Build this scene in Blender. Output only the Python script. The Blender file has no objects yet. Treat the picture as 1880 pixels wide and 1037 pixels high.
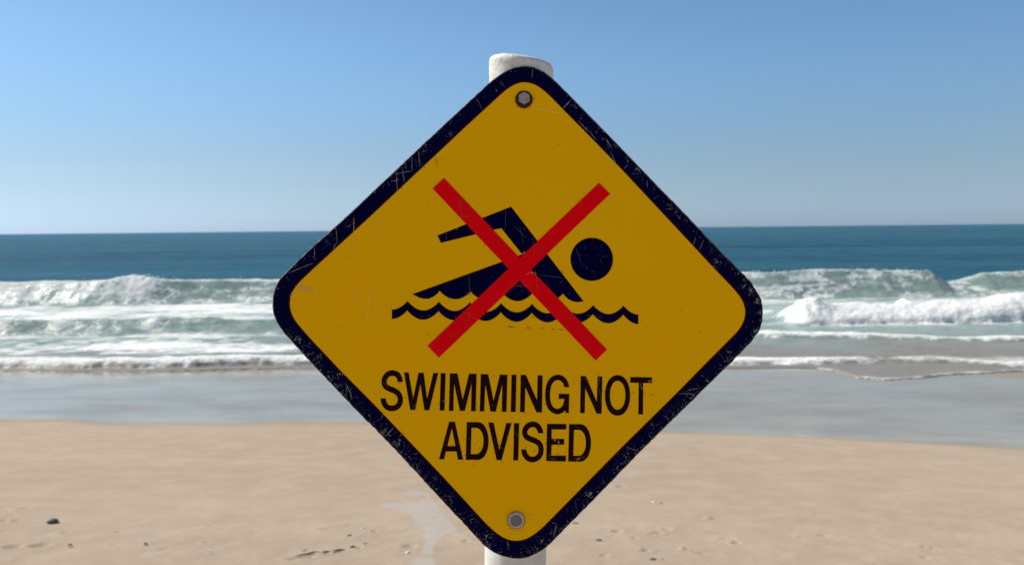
import bpy, math, random
import numpy as np
from mathutils import Vector, Matrix
from mathutils.geometry import tessellate_polygon

random.seed(11)
scene = bpy.context.scene
C = scene.collection

# ------------------------------------------------------------------ camera
PW, PH, FPX = 1880.0, 1037.0, 1500.0          # photograph size and focal length in its pixels
CAM = np.array([0.0, 0.0, 1.6])
PITCH = math.atan(98.0 / FPX)
ROLL = 0.0101
_f = np.array([0, math.cos(PITCH), -math.sin(PITCH)])
_u0 = np.array([0, math.sin(PITCH), math.cos(PITCH)])
_r0 = np.array([1.0, 0, 0])
_u = _u0 * math.cos(ROLL) + _r0 * math.sin(ROLL)
_r = _r0 * math.cos(ROLL) - _u0 * math.sin(ROLL)
cam_d = bpy.data.cameras.new('camera')
cam = bpy.data.objects.new('camera', cam_d)
C.objects.link(cam)
cam.matrix_world = Matrix(((_r[0], _u[0], -_f[0], CAM[0]), (_r[1], _u[1], -_f[1], CAM[1]),
                           (_r[2], _u[2], -_f[2], CAM[2]), (0, 0, 0, 1)))
cam_d.sensor_width = 36.0
cam_d.lens = 36.0 * FPX / PW
cam_d.clip_start = 0.05
cam_d.clip_end = 60000
cam_d.dof.use_dof = True
cam_d.dof.focus_distance = 1.0
cam_d.dof.aperture_fstop = 9.5
scene.camera = cam

# ------------------------------------------------------------------ sky, sun, exposure
SUN_EL = math.radians(44)
SUN_AZ = math.radians(-66)        # measured from +Y towards +X: sun stands to the left, a little behind the sign
SKY_STRENGTH = 0.100
SUN_STRENGTH = 4.4
EXPOSURE = 0.42
world = bpy.data.worlds.new('World')
scene.world = world
world.use_nodes = True
wn = world.node_tree.nodes; wl = world.node_tree.links
for n in list(wn): wn.remove(n)
sky = wn.new('ShaderNodeTexSky')
sky.sky_type = 'NISHITA'
sky.sun_disc = False
sky.sun_elevation = SUN_EL
sky.sun_rotation = SUN_AZ
sky.altitude = 0
sky.air_density = 0.6
sky.dust_density = 0.3
sky.ozone_density = 3.0
bg = wn.new('ShaderNodeBackground'); bg.inputs['Strength'].default_value = SKY_STRENGTH
wo = wn.new('ShaderNodeOutputWorld')
# marine haze: towards the horizon the sky loses its yellow and settles to a dull grey blue, all the way round
def wmix(f, a, b, blend='MIX'):
    n_ = wn.new('ShaderNodeMix'); n_.data_type = 'RGBA'; n_.blend_type = blend
    for i_, v_ in ((0, f), (6, a), (7, b)):
        if isinstance(v_, bpy.types.NodeSocket): wl.new(v_, n_.inputs[i_])
        else: n_.inputs[i_].default_value = v_
    return n_.outputs[2]
wtc = wn.new('ShaderNodeTexCoord'); wsx = wn.new('ShaderNodeSeparateXYZ'); wl.new(wtc.outputs['Generated'], wsx.inputs[0])
wmr = wn.new('ShaderNodeMapRange'); wmr.interpolation_type = 'SMOOTHERSTEP'; wl.new(wsx.outputs[2], wmr.inputs[0])
wmr.inputs[1].default_value = -0.06; wmr.inputs[2].default_value = 0.26; wmr.inputs[3].default_value = 1; wmr.inputs[4].default_value = 0
wbw = wn.new('ShaderNodeRGBToBW'); wl.new(sky.outputs[0], wbw.inputs[0])
SKY_TOP = (1.02, 1.17, 1.10, 1); SKY_HOR = (0.49, 0.65, 0.84, 1)
clear = wmix(1.0, sky.outputs[0], SKY_TOP, 'MULTIPLY')
wpw = wn.new('ShaderNodeMath'); wpw.operation = 'POWER'; wl.new(wbw.outputs[0], wpw.inputs[0]); wpw.inputs[1].default_value = 1.25
wsc = wn.new('ShaderNodeMath'); wsc.operation = 'MULTIPLY'; wl.new(wpw.outputs[0], wsc.inputs[0]); wsc.inputs[1].default_value = 0.60
hazy = wmix(1.0, wsc.outputs[0], SKY_HOR, 'MULTIPLY')
wl.new(wmix(wmr.outputs[0], clear, hazy), bg.inputs['Color']); wl.new(bg.outputs[0], wo.inputs['Surface'])
sl = bpy.data.lights.new('sun', 'SUN'); sl.energy = SUN_STRENGTH; sl.angle = math.radians(0.53); sl.color = (1.0, 0.955, 0.86)
sun = bpy.data.objects.new('sun', sl); C.objects.link(sun)
_sd = Vector((math.sin(SUN_AZ) * math.cos(SUN_EL), math.cos(SUN_AZ) * math.cos(SUN_EL), math.sin(SUN_EL)))
sun.rotation_euler = _sd.to_track_quat('Z', 'Y').to_euler()
sun.location = (-20, 10, 20)
scene.view_settings.view_transform = 'Standard'
scene.view_settings.look = 'None'
scene.view_settings.exposure = EXPOSURE
scene.view_settings.gamma = 1.0
scene.view_settings.use_curve_mapping = False
scene.render.engine = 'CYCLES'

# ------------------------------------------------------------------ helpers
def ray(px, py):
    return _f * FPX + _r * (px - PW / 2) - _u * (py - PH / 2)

def on_y(px, py, Y):
    d = ray(px, py); t = (Y - CAM[1]) / d[1]
    p = CAM + d * t
    return p

def on_z(px, py, Z):
    d = ray(px, py); t = (Z - CAM[2]) / d[2]
    return CAM + d * t

def tag(o, label=None, cat=None, group=None, kind=None):
    if label: o['label'] = label
    if cat: o['category'] = cat
    if group: o['group'] = group
    if kind: o['kind'] = kind
    return o

def link(name, me, mat, parent=None):
    o = bpy.data.objects.new(name, me); C.objects.link(o)
    if mat is not None and len(me.materials) == 0: me.materials.append(mat)
    if parent is not None: o.parent = parent
    return o

def mesh_pf(name, verts, faces, smooth=False):
    me = bpy.data.meshes.new(name)
    me.from_pydata([tuple(v) for v in verts], [], faces)
    me.update()
    if smooth: me.polygons.foreach_set('use_smooth', [True] * len(me.polygons))
    return me

def grid_mesh(name, P, attrs=None):
    R, K = P.shape[:2]
    me = bpy.data.meshes.new(name)
    me.vertices.add(R * K)
    me.vertices.foreach_set('co', P.reshape(-1).astype(np.float32))
    idx = np.arange(R * K).reshape(R, K)
    q = np.stack([idx[:-1, :-1], idx[:-1, 1:], idx[1:, 1:], idx[1:, :-1]], -1).reshape(-1)
    nq = (R - 1) * (K - 1)
    me.loops.add(nq * 4); me.loops.foreach_set('vertex_index', q.astype(np.int32))
    me.polygons.add(nq); me.polygons.foreach_set('loop_start', (np.arange(nq) * 4).astype(np.int32))
    me.polygons.foreach_set('use_smooth', np.ones(nq, dtype=bool))
    me.update(calc_edges=True)
    for k, v in (attrs or {}).items():
        a = me.attributes.new(k, 'FLOAT', 'POINT')
        a.data.foreach_set('value', v.reshape(-1).astype(np.float32))
    return me

def _hash(i, j, s):
    n = (i.astype(np.int64) * 374761393 + j.astype(np.int64) * 668265263 + s * 974634777) & 0x7fffffff
    n = ((n ^ (n >> 13)) * 1274126177) & 0x7fffffff
    n = (n ^ (n >> 16)) & 0xffff
    return n / 65535.0

def vnoise(x, y, s=0):
    xi = np.floor(x); yi = np.floor(y); fx = x - xi; fy = y - yi
    fx = fx * fx * (3 - 2 * fx); fy = fy * fy * (3 - 2 * fy)
    xi = xi.astype(np.int64); yi = yi.astype(np.int64)
    a = _hash(xi, yi, s); b = _hash(xi + 1, yi, s); c = _hash(xi, yi + 1, s); d = _hash(xi + 1, yi + 1, s)
    return (a * (1 - fx) + b * fx) * (1 - fy) + (c * (1 - fx) + d * fx) * fy

def fbm(x, y, o=4, s=0, g=0.5):
    t = 0; a = 1; w = 0
    for k in range(o):
        t = t + a * vnoise(x * 2 ** k + 17.3 * k, y * 2 ** k + 9.1 * k, s + k); w += a; a *= g
    return t / w

def sstep(a, b, x):
    t = np.clip((x - a) / (b - a), 0, 1)
    return t * t * (3 - 2 * t)

class NT:
    """small node-tree writer"""
    def __init__(self, name):
        self.m = bpy.data.materials.new(name); self.m.use_nodes = True
        self.t = self.m.node_tree; self.b = self.t.nodes['Principled BSDF']
        self.out = self.t.nodes['Material Output']
        self.coord = self.t.nodes.new('ShaderNodeTexCoord')
    def put(self, sock, v):
        if isinstance(v, bpy.types.NodeSocket): self.t.links.new(v, sock)
        elif isinstance(v, (tuple, list)) and len(v) == 3 and sock.type == 'RGBA': sock.default_value = (*v, 1)
        else: sock.default_value = v
    def p(self, **k):
        for a, v in k.items(): self.put(self.b.inputs[a.replace('_', ' ')], v)
        return self
    def map(self, scale=(1, 1, 1), src='Object', rot=(0, 0, 0), loc=(0, 0, 0)):
        n = self.t.nodes.new('ShaderNodeMapping'); n.inputs['Scale'].default_value = scale
        n.inputs['Rotation'].default_value = rot; n.inputs['Location'].default_value = loc
        self.t.links.new(self.coord.outputs[src], n.inputs[0]); return n.outputs[0]
    def noise(self, vec, scale=1, detail=4, rough=0.5, dist=0.0):
        n = self.t.nodes.new('ShaderNodeTexNoise'); self.t.links.new(vec, n.inputs['Vector'])
        n.inputs['Scale'].default_value = scale; n.inputs['Detail'].default_value = detail
        n.inputs['Roughness'].default_value = rough; n.inputs['Distortion'].default_value = dist
        return n.outputs['Fac']
    def voro(self, vec, scale=1, feature='F1', out='Distance', rnd=1.0):
        n = self.t.nodes.new('ShaderNodeTexVoronoi'); n.feature = feature
        self.t.links.new(vec, n.inputs['Vector']); n.inputs['Scale'].default_value = scale
        n.inputs['Randomness'].default_value = rnd
        return n.outputs[out]
    def math(self, op, a, b=0.0, c=None, clamp=False):
        n = self.t.nodes.new('ShaderNodeMath'); n.operation = op; n.use_clamp = clamp
        self.put(n.inputs[0], a); self.put(n.inputs[1], b)
        if c is not None: self.put(n.inputs[2], c)
        return n.outputs[0]
    def ramp(self, v, lo, hi, a=0.0, b=1.0):
        n = self.t.nodes.new('ShaderNodeMapRange'); n.interpolation_type = 'SMOOTHSTEP'
        self.put(n.inputs[0], v)
        for i, q in zip((1, 2, 3, 4), (lo, hi, a, b)): self.put(n.inputs[i], q)
        return n.outputs[0]
    def mix(self, f, a, b):
        n = self.t.nodes.new('ShaderNodeMix'); n.data_type = 'RGBA'
        self.put(n.inputs[0], f); self.put(n.inputs[6], a); self.put(n.inputs[7], b)
        return n.outputs[2]
    def attr(self, name):
        n = self.t.nodes.new('ShaderNodeAttribute'); n.attribute_name = name; return n.outputs['Fac']
    def bump(self, h, strength=0.5, dist=0.01, prev=None):
        n = self.t.nodes.new('ShaderNodeBump'); self.put(n.inputs['Height'], h)
        self.put(n.inputs['Strength'], strength); self.put(n.inputs['Distance'], dist)
        if prev is not None: self.t.links.new(prev, n.inputs['Normal'])
        return n.outputs[0]
    def sep(self, src):
        n = self.t.nodes.new('ShaderNodeSeparateXYZ'); self.t.links.new(src, n.inputs[0]); return n.outputs

# ------------------------------------------------------------------ beach relief
SEA = -1.5
_by = [-400, -60, -30, -16, -11, -7, -3.5, 0, 2, 5, 9, 12, 15, 18.5, 22, 30, 45, 100, 600, 30000]
_bz = [8.0, 7.0, 6.5, 6.0, 4.6, 1.7, 0.06, 0.02, -0.05, -0.45, -0.98, -1.285, -1.40, -1.515, -1.70, -2.2, -3.0, -5, -8, -12]  # high first heights: unseen dune behind the camera, added to bounce sunlight onto the sign
def beach_z(X, Y):
    X = np.asarray(X, float); Y = np.asarray(Y, float)
    k = 0.12 * np.clip(X, -14, 14) * (sstep(0.5, 6, Y) - sstep(14, 18, Y))
    z = np.interp(Y + k, _by, _bz)
    z = (z + np.interp(Y + k + 0.6, _by, _bz) + np.interp(Y + k - 0.6, _by, _bz)) / 3
    return z

def on_beach(px, py):
    d = ray(px, py); d = d / np.linalg.norm(d)
    t = 2.0
    for _ in range(4000):
        p = CAM + d * t
        if p[2] <= beach_z(p[0], p[1]): break
        t += 0.01
    return p

# wet/dry edge of the sand, and dimples in the dry sand
edge_px = [(0, 769.6), (135, 770), (174, 775), (231, 778), (293, 776), (424, 778), (501, 775), (600, 773.5), (760, 777), (940, 782),
           (1100, 787), (1280, 793.5), (1453, 800), (1627, 808.6), (1757, 816), (1880, 823)]
_e = np.array([on_beach(*q) for q in edge_px])
_ex = np.concatenate([[-60, -20], _e[:, 0], [16, 60]]); _ey = np.concatenate([[13.6, 13.3], _e[:, 1], [10.2, 9.8]])
def wet_edge(X): return np.interp(X, _ex, _ey) + 0.05 * (fbm(X * 0.9, X * 0 + 3, 3, 5) - 0.5)

pits = [  # px, py, width px, depth m
    (30, 957, 9, .010), (7, 957, 8, .010), (23, 1005, 24, .012), (75, 1002, 26, .012), (217, 977, 9, .006), (45, 936, 20, .006), (120, 978, 16, .006),
    (563, 1012, 9, .012), (688, 981, 10, .009), (752, 1007, 24, .010), (855, 999, 12, .010), (1140, 896, 16, .016),
    (1133, 982, 16, .014), (1165, 996, 10, .010), (1208, 985, 16, .012), (1196, 988, 8, .012), (1352, 1004, 12, .014), (1512, 989, 18, .008),
    (1186, 1017, 14, .012), (1110, 1025, 14, .007), (1697, 1012, 8, .012), (1712, 1014, 9, .010), (1722, 1016, 7, .008), (1335, 996, 22, .006),
    (1700, 1031, 12, .006), (1300, 959, 16, -.010), (1252, 1014, 12, -.010), (386, 966, 10, .004), (210, 1000, 12, .004), (300, 1008, 18, .005),
    (600, 975, 22, .004), (640, 968, 14, .004), (1225, 978, 16, .008), (1290, 1022, 20, .005), (380, 995, 10, .005), (1620, 975, 14, .004),
    (540, 1028, 22, .008), (562, 1023, 26, .012), (580, 1019, 20, .012), (599, 1018, 13, .016), (618, 1016, 12, .016), (627, 1015, 12, .016), (659, 1010, 9, .012)]
pits = [(on_beach(a, b), w, h) for a, b, w, h in pits]

# -------- beach mesh: fine where the camera looks, coarse to the sides and behind
def fan_cols(n, m, half, far):
    u = np.linspace(-half, half, n)
    t = np.geomspace(half * 1.06, far, m)
    return np.concatenate([-t[::-1], u, t])
uc = fan_cols(560, 26, 0.95, 60)
rows = np.concatenate([-np.geomspace(400, 3, 60), np.linspace(-2, 3.3, 30), np.arange(3.4, 9, 0.018), np.arange(9, 20, 0.06), np.geomspace(20.2, 25000, 40)])
Yb = np.repeat(rows[:, None], len(uc), 1)
Xb = uc[None, :] * np.maximum(np.abs(Yb), 5.0)
Zb = beach_z(Xb, Yb)
we = wet_edge(Xb)
dry = sstep(0.05, 0.9, we - Yb)
Zb = Zb + dry * (0.05 * (fbm(Xb * 0.35, Yb * 0.5, 3, 3) - 0.5) + 0.009 * (fbm(Xb * 1.6, Yb * 1.9, 4, 8) - 0.5))
Zb = Zb + 0.018 * sstep(0.0, 0.30, we - Yb)                       # small lip where the last wave stopped
near = sstep(7.5, 5.2, Yb) * dry
lump = fbm(Xb * 9, Yb * 9, 3, 21)
Zb = Zb + near * 0.010 * (lump - 0.5)
for p, w, h in pits:
    s = np.linalg.norm(p - CAM) / FPX
    rx = w * s * 0.5; ry = max(rx * 0.9, 0.03)
    q = ((Xb - p[0]) / rx) ** 2 + ((Yb - p[1]) / ry) ** 2
    sel = q < 9
    Zb[sel] += -h * 1.6 * np.exp(-q[sel]) + h * 0.5 * np.exp(-(np.sqrt(q[sel]) - 1.5) ** 2 * 4)
wetv = sstep(0.06, -0.02, we - Yb + 0.10 * (fbm(Xb * 3, Yb * 5, 3, 31) - 0.5))
damp = sstep(0.55, -0.02, we - Yb + 0.35 * (fbm(Xb * 0.8, Yb * 3, 3, 41) - 0.5))

def inpoly(P, Xq, Yq):
    ins = np.zeros(Xq.shape, bool)
    for i in range(len(P)):
        (x1, y1), (x2, y2) = P[i - 1], P[i]
        c = ((y1 > Yq) != (y2 > Yq)) & (Xq < (x2 - x1) * (Yq - y1) / ((y2 - y1) or 1e-9) + x1)
        ins ^= c
    return ins
stain = np.zeros_like(Xb)
for poly in ([(694, 930), (710, 925.5), (765, 925.5), (786, 914), (774, 912), (756, 913), (743, 907), (760, 902), (786, 907), (793, 923), (811, 942), (848, 992), (820, 985), (802, 999), (793, 1013),
              (797, 1020), (779, 1022), (774, 1015), (781, 997), (779, 978), (756, 967), (765, 960), (747, 944), (719, 937)],
             [(765, 1027), (790, 1026), (800, 1037), (806, 1060), (760, 1060), (756, 1036)]):
    P = [tuple(on_beach(*q)[:2]) for q in poly]
    stain[inpoly(P, Xb, Yb)] = 1
for (bx, by_, bw, bh) in ((492, 693.5, 62, 2.6), (180, 705, 40, 1.5), (1370, 700, 75, 2.2), (250, 748, 30, 1.6), (1860, 690, 60, 7)):
    p = on_beach(bx, by_); q0 = on_beach(bx, by_ - bh); q1 = on_beach(bx, by_ + bh)
    rx = bw * np.linalg.norm(p - CAM) / FPX; ry = abs(q0[1] - q1[1]) / 2
    q = ((Xb - p[0]) / rx) ** 2 + ((Yb - p[1] + .1 * (fbm(Xb, Yb, 2, 5) - .5)) / ry) ** 2
    wetv = wetv * (1 - 0.40 * np.exp(-q * 1.2))
n = NT('beach_sand')
w_ = n.attr('wet'); dm = n.attr('damp')
big = n.noise(n.map((0.25, 0.6, 1)), 1.0, 4, 0.55)
mid = n.noise(n.map((1, 1, 1)), 3.0, 5, 0.6)
grain = n.noise(n.map((1, 1, 1)), 420, 3, 0.7)
streak = n.noise(n.map((0.5, 0.9, 1)), 1.0, 5, 0.6)
drycol = n.mix(n.ramp(big, 0.3, 0.7), (0.350, 0.268, 0.195), (0.384, 0.298, 0.220))
drycol = n.mix(n.ramp(mid, 0.35, 0.75, 0, 0.55), drycol, (0.45, 0.355, 0.262))
drycol = n.mix(n.ramp(grain, 0.30, 0.48, 0.22, 0), drycol, (0.20, 0.15, 0.11))
drycol = n.mix(n.ramp(grain, 0.60, 0.72, 0, 0.25), drycol, (0.62, 0.55, 0.46))
drycol = n.mix(n.math('MULTIPLY', dm, 0.55), drycol, (0.26, 0.195, 0.135))
wetcol = n.mix(n.ramp(streak, 0.35, 0.7), (0.305, 0.272, 0.205), (0.225, 0.192, 0.145))
drycol = n.mix(n.math('MULTIPLY', n.attr('stain'), 0.65), drycol, (0.385, 0.350, 0.320))
n.p(Base_Color=n.mix(w_, drycol, wetcol))
film = n.ramp(streak, 0.30, 0.70, 0.10, 0.22)
rg = n.t.nodes.new('ShaderNodeMix'); rg.data_type = 'FLOAT'
n.put(rg.inputs[0], w_); rg.inputs[2].default_value = 0.92; n.put(rg.inputs[3], film)
n.p(Roughness=rg.outputs[0], IOR=1.36)
n.p(Specular_IOR_Level=n.math('ADD', n.math('MULTIPLY', w_, 0.22), 0.10))
dryb = n.math('SUBTRACT', 1.0, w_)
ripple = n.noise(n.map((0.8, 2.5, 1)), 1.5, 3, 0.5)
b1 = n.bump(grain, n.math('MULTIPLY', dryb, 0.5), 0.003)
b2 = n.bump(n.noise(n.map((1, 1, 1)), 45, 4, 0.6), n.math('MULTIPLY', dryb, 0.55), 0.006, b1)
b3 = n.bump(ripple, n.math('MULTIPLY', w_, 0.06), 0.02, b2)
n.p(Normal=b3)
beach = link('beach', grid_mesh('beach', np.stack([Xb, Yb, Zb], -1), {'wet': wetv, 'damp': damp, 'stain': stain}), n.m)
tag(beach, kind='structure')

# ------------------------------------------------------------------ sea
def knots(lst, z=SEA):
    P = np.array([on_z(a, b, z) for a, b in lst])
    return P[:, 0], P[:, 1]

def line(lst, z=SEA):
    x, y = knots(lst, z)
    return lambda X: np.interp(X, x, y)

uc = fan_cols(820, 40, 0.92, 90)
rows = np.concatenate([np.arange(15.2, 30, 0.045), np.arange(30, 42, 0.06), np.geomspace(42.1, 40000, 190)])
Y = np.repeat(rows[:, None], len(uc), 1)
X = uc[None, :] * Y

def wave(yc, wf, wb, A):
    """crest line yc: steep front towards the beach, long back"""
    d = Y - yc
    front = np.clip(1 + d / wf, 0, 1); front = front ** 1.5
    front = front * (1.25 - 0.25 * front)
    back = np.exp(-np.clip(d, 0, 60) / wb)
    return A * np.where(d < 0, front, back)

u = X / np.maximum(Y, 1) * FPX + 940        # image-like bearing, only to place the traced wave lengths along the coast
n1 = fbm(X * 0.12, Y * 0.02, 4, 51) - 0.5
n2 = fbm(X * 0.6, Y * 0.3, 4, 61) - 0.5
n3 = fbm(X * 2.2, Y * 2.2, 4, 71) - 0.5
n4 = fbm(X * 6, Y * 6, 4, 81) - 0.5

def bore(yc, wf, wb, A):
    """tumbling whitewater: a rounded roll"""
    d = Y - yc
    q_ = np.clip(-d / wf, 0, 1)
    return A * np.where(d < 0, np.sqrt(np.clip(1 - q_ ** 2.2, 0, 1)) * (1 - .25 * q_), np.exp(-np.clip(d, 0, 60) / wb))

# outer wave
y1 = 36.2 + 1.0 * n1 + 0.5 * n2
xk = np.array([-60, -24, -19, -17, -16, -12.5, -10.5, -4, 4, 11, 13.5, 16.5, 18.6, 19.3, 19.9, 21, 23, 30, 60])
ak = np.array([.98, 1.0, 1.0, 1.11, 1.05, 1.0, .97, 0.93, 1.0, 1.08, 1.17, 1.13, 1.08, .60, .62, .97, 1.04, 1.02, 1.0])
A1 = np.interp(X, xk, ak) + 0.07 * n2 + 0.015 * n3
h1 = wave(y1, 1.5, 3.4, A1)
# second wave, left half
y2 = 25.2 + 0.7 * n1 + 0.5 * n2
A2 = np.interp(X, [-60, -17, -15, -7, -3, 1, 4], [.42, .42, .46, .38, .3, .15, 0]) * (1 + 0.7 * n2)
h2 = wave(y2, 0.8, 2.0, A2)
# whitewater bore, right half
y3 = 26.7 + 0.5 * n1 + 0.5 * n2
A3 = np.interp(X, [6, 8.8, 9.3, 10.5, 13, 14.5, 17, 60], [0, .0, .62, .56, .52, .66, .80, .75]) * (1 + 0.30 * n2)
h3 = bore(y3, 1.25, 1.6, A3)
# little bores running up the beach
b4 = line([(-400, 677), (0, 676), (250, 677), (500, 671), (700, 668), (1100, 668), (1345, 671), (1500, 672), (1620, 670), (1750, 669), (1830, 676), (1880, 679), (2400, 672)])(X) \
     + 0.55 * n2 + 0.22 * n3
A4 = np.interp(X, [-40, -6, -4, 4, 7, 10.5, 13, 40], [.20, .19, .14, .12, .14, .10, .13, .13]) * (1 + 0.6 * n2)
h4 = bore(b4 + 0.35, 0.35, 0.9, A4)
b5 = line([(600, 626), (1200, 622), (1400, 620), (1520, 620), (1640, 622), (1760, 625), (1880, 626), (2500, 630)])(X) + 0.7 * n2 + 0.2 * n3
A5 = np.interp(X, [0, 4, 6, 9.5, 12, 14, 40], [0, .0, .16, .15, .08, .13, .13]) * (1 + 0.6 * n2)
h5 = bore(b5 + 0.35, 0.35, 0.8, A5)
# swell out to sea
far = sstep(40, 60, Y)
sw = far * (0.22 * np.sin(Y * 0.23 + 3 * fbm(X * 0.01, Y * 0.02, 3, 91)) * np.exp(-Y / 260) + 0.30 * (fbm(X * 0.035, Y * 0.12, 3, 95) - 0.5) * np.exp(-Y / 500))
h = np.maximum.reduce([h1, h2, h3, h4, h5]) + sw + 0.05 * n3 * sstep(17, 22, Y) * np.exp(-Y / 90) + 0.05 * n2 * np.exp(-Y / 60) * sstep(18, 22, Y)

# foam cover
lx = fbm(X * 0.30, Y * 0.85, 5, 101, .55)
lace = np.abs(fbm(X * 0.9, Y * 0.9, 4, 111) - 0.5) * 2
lace2 = np.abs(fbm(X * 0.45 + 2 * n3, Y * 1.3 + (SEA - h) * 3.2, 4, 121) - 0.5) * 2
ridge = 1 - np.clip(lace * 6, 0, 1); ridge2 = 1 - np.clip(lace2 * 5.5, 0, 1)
L = sstep(3, -3, X)                       # left part of the coast
foam = np.zeros_like(X)
d1 = Y - y1
# on the outer wave: strands on the face, broken top, more at the left
face1 = sstep(-1.7, -1.2, d1) * sstep(0.7, 0.05, d1)
topw = sstep(-0.30, 0.0, d1) * sstep(0.6, 0.1, d1)
foam = np.maximum(foam, face1 * (0.05 + 0.55 * ridge2 + 0.45 * (lx - .35) + .08 * L))
foam = np.maximum(foam, topw * (0.36 + 0.8 * n2 + 0.25 * L))
patch = sstep(10.5, 12, X) * sstep(18.9, 17.5, X)
foam = np.maximum(foam, face1 * patch * (-.10 + 0.80 * ridge2 + 0.6 * (fbm(X * 1.1, Y * 1.2 - h * 2, 4, 131) - .35)))
# smooth spent foam inshore of it
z1 = sstep(-1.0, -1.8, d1)
pale = z1 * (0.47 + 1.2 * (lx - 0.5) + 1.0 * n2 + .5 * n3) * (0.55 + 0.45 * L)
foam = np.maximum(foam, pale * sstep(23.6, 25.6, Y))
d2 = Y - y2
f2 = sstep(-0.9, -0.6, d2) * sstep(0.15, -0.1, d2) * sstep(2, -1, X)
foam = foam * (1 - 0.80 * f2 * sstep(-.25, .15, n2 + 0.12)) + f2 * 0.20 * ridge2
base2 = sstep(-1.35, -0.95, d2) * sstep(-0.45, -0.85, d2) * L
foam = np.maximum(foam, base2 * (0.45 + 1.1 * n2 + .4 * n3))
foam = np.maximum(foam, sstep(20.0, 21, Y) * sstep(24.8, 23.8, Y) * L * (0.38 + 1.3 * (lx - .5) + 1.1 * n3 + 1.2 * n2))
# bore
d3 = Y - y3
on3 = sstep(8.7, 9.2, X + 0.5 * n3)
foam = np.maximum(foam, on3 * sstep(-1.45, -1.2, d3 + 0.5 * n3) * sstep(1.6, 0.6, d3 + n2) * (1.0 + 0.5 * n3))
foam = np.maximum(foam, sstep(2.5, 5, X) * sstep(30.8, 29, Y + n2) * sstep(27.5, 28.5, Y) * (0.30 + 1.2 * (lx - .4)))
# small bores
d4 = Y - b4
w4 = np.interp(X, [-40, -7, -4, 5, 7, 8.5, 10, 11.5, 40], [2.1, 1.8, 1.2, 1.0, 1.0, .8, 1.6, 2.2, 2.0])
foam = np.maximum(foam, sstep(-0.10, 0.25, d4 + 0.35 * n4 + .3 * n3) * sstep(w4 * 1.1, w4 * 0.2, d4 + 1.9 * n2 + 1.0 * n3) * (0.86 + 0.9 * n3 + .5 * n2) * np.interp(X, [-50, 7, 9, 12, 50], [1, 1, .72, .66, .70]))
d5 = Y - b5
w5 = np.interp(X, [0, 6, 9, 12, 15, 40], [1.2, 1.4, 1.2, .5, 1.0, 1.0])
foam = np.maximum(foam, sstep(3, 5, X) * sstep(-0.10, 0.25, d5 + 0.35 * n4 + .3 * n3) * sstep(w5 * 1.1, w5 * .2, d5 + 1.6 * n2 + .9 * n3) * (0.84 + 0.9 * n3 + .4 * n2) * np.interp(X, [0, 9, 11, 13, 40], [1, 1, .7, .85, .9]))
foam = foam * sstep(39.5, 37.5, Y)
foam = foam * (1 - .35 * sstep(-1.5, -1.1, d1) * sstep(-.35, -.9, d1) * sstep(.1, -.1, n2))
# swash line: the tongue of thin water on the sand
b6x, b6y = knots([(-400, 681), (0, 680), (300, 681), (520, 675), (900, 676), (1380, 676), (1500, 676), (1543, 684), (1556, 697), (1630, 701.5), (1693, 698), (1732, 692), (1821, 687), (1880, 683), (2400, 682)], SEA + .02)
b6 = np.interp(X, b6x, b6y) + 0.06 * n3 + 0.18 * n2
d6 = Y - b6
foam = np.maximum(foam, sstep(0, 0.04, d6) * sstep(0.30, 0.10, d6 + 0.3 * n3) * sstep(5.5, 7, X) * (0.20 + 0.8 * n3 + 1.0 * n2))
foam = np.clip(foam, 0, 1)
# lumps in thick foam
h = h + foam * sstep(42, 36, Y) * (1 - .78 * sstep(30, 34, Y)) * (0.08 * n3 + 0.04 * n4) * np.clip(h * 3 + 0.35, 0, 1)
# splashes
for (sx, sy, r, a) in ((-15.6, 25.6, 0.5, .18), (-11.1, 25.1, .22, .08), (-13.9, 25.2, .25, .08), (-4.9, 25.6, .22, .12), (9.75, 26.3, .45, .22), (13.0, 27.0, .25, .22), (-16.4, 36.2, .9, .15)):
    q = ((X - sx) ** 2 + (Y - sy) ** 2) / r ** 2
    h = h + a * np.exp(-q) * (1 + n4); foam = np.maximum(foam, 1.1 * np.exp(-q * 0.6) * (.9 + .5 * n4))
bz = beach_z(X, Y)
inside = sstep(-0.02, 0.05, d6)
Z = np.where(d6 > 0, np.maximum(SEA + h, bz + 0.012 + 0.02 * sstep(0, .15, d6)), bz - 0.12)
Z = Z * 1.0
shallow = sstep(24.5, 19.0, Y + 3.0 * n2 + 1.0 * n1)          # sand stirred into the water
green = sstep(41, 37.0, Y)

n = NT('sea_water')
fo = n.attr('foam'); sh = n.attr('shallow'); gr = n.attr('green')
m1 = n.map((1, 1, 1)); ms = n.map((0.5, 1.7, 1))
fn = n.noise(ms, 2.6, 7, 0.62, 0.4)
fn2 = n.noise(m1, 14, 4, 0.6)
lacev = n.voro(n.map((0.8, 1.6, 1)), 3.2, 'DISTANCE_TO_EDGE')
lac = n.ramp(lacev, 0.0, 0.16, 0.16, 0.0)
ff = n.math('ADD', fo, n.math('MULTIPLY', n.math('SUBTRACT', fn, 0.5), 0.95))
ff = n.math('ADD', ff, n.math('MULTIPLY', n.math('SUBTRACT', fn2, 0.5), 0.35))
ff = n.math('ADD', ff, n.math('MULTIPLY', lac, n.ramp(fo, 0.05, 0.4)))
fm = n.ramp(ff, 0.10, 0.95)
fm = n.math('MULTIPLY', fm, n.ramp(fo, 0.01, 0.12))
big = n.noise(n.map((0.006, 0.06, 1)), 1, 8, 0.62)
big2 = n.noise(n.map((0.0011, 0.009, 1), loc=(4, 7, 0)), 1, 8, 0.6)
bb = n.math('ADD', n.math('MULTIPLY', big, .6), n.math('MULTIPLY', big2, .4))
deep = n.mix(n.ramp(bb, 0.36, 0.62), (0.003, 0.042, 0.080), (0.016, 0.090, 0.145))
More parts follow.
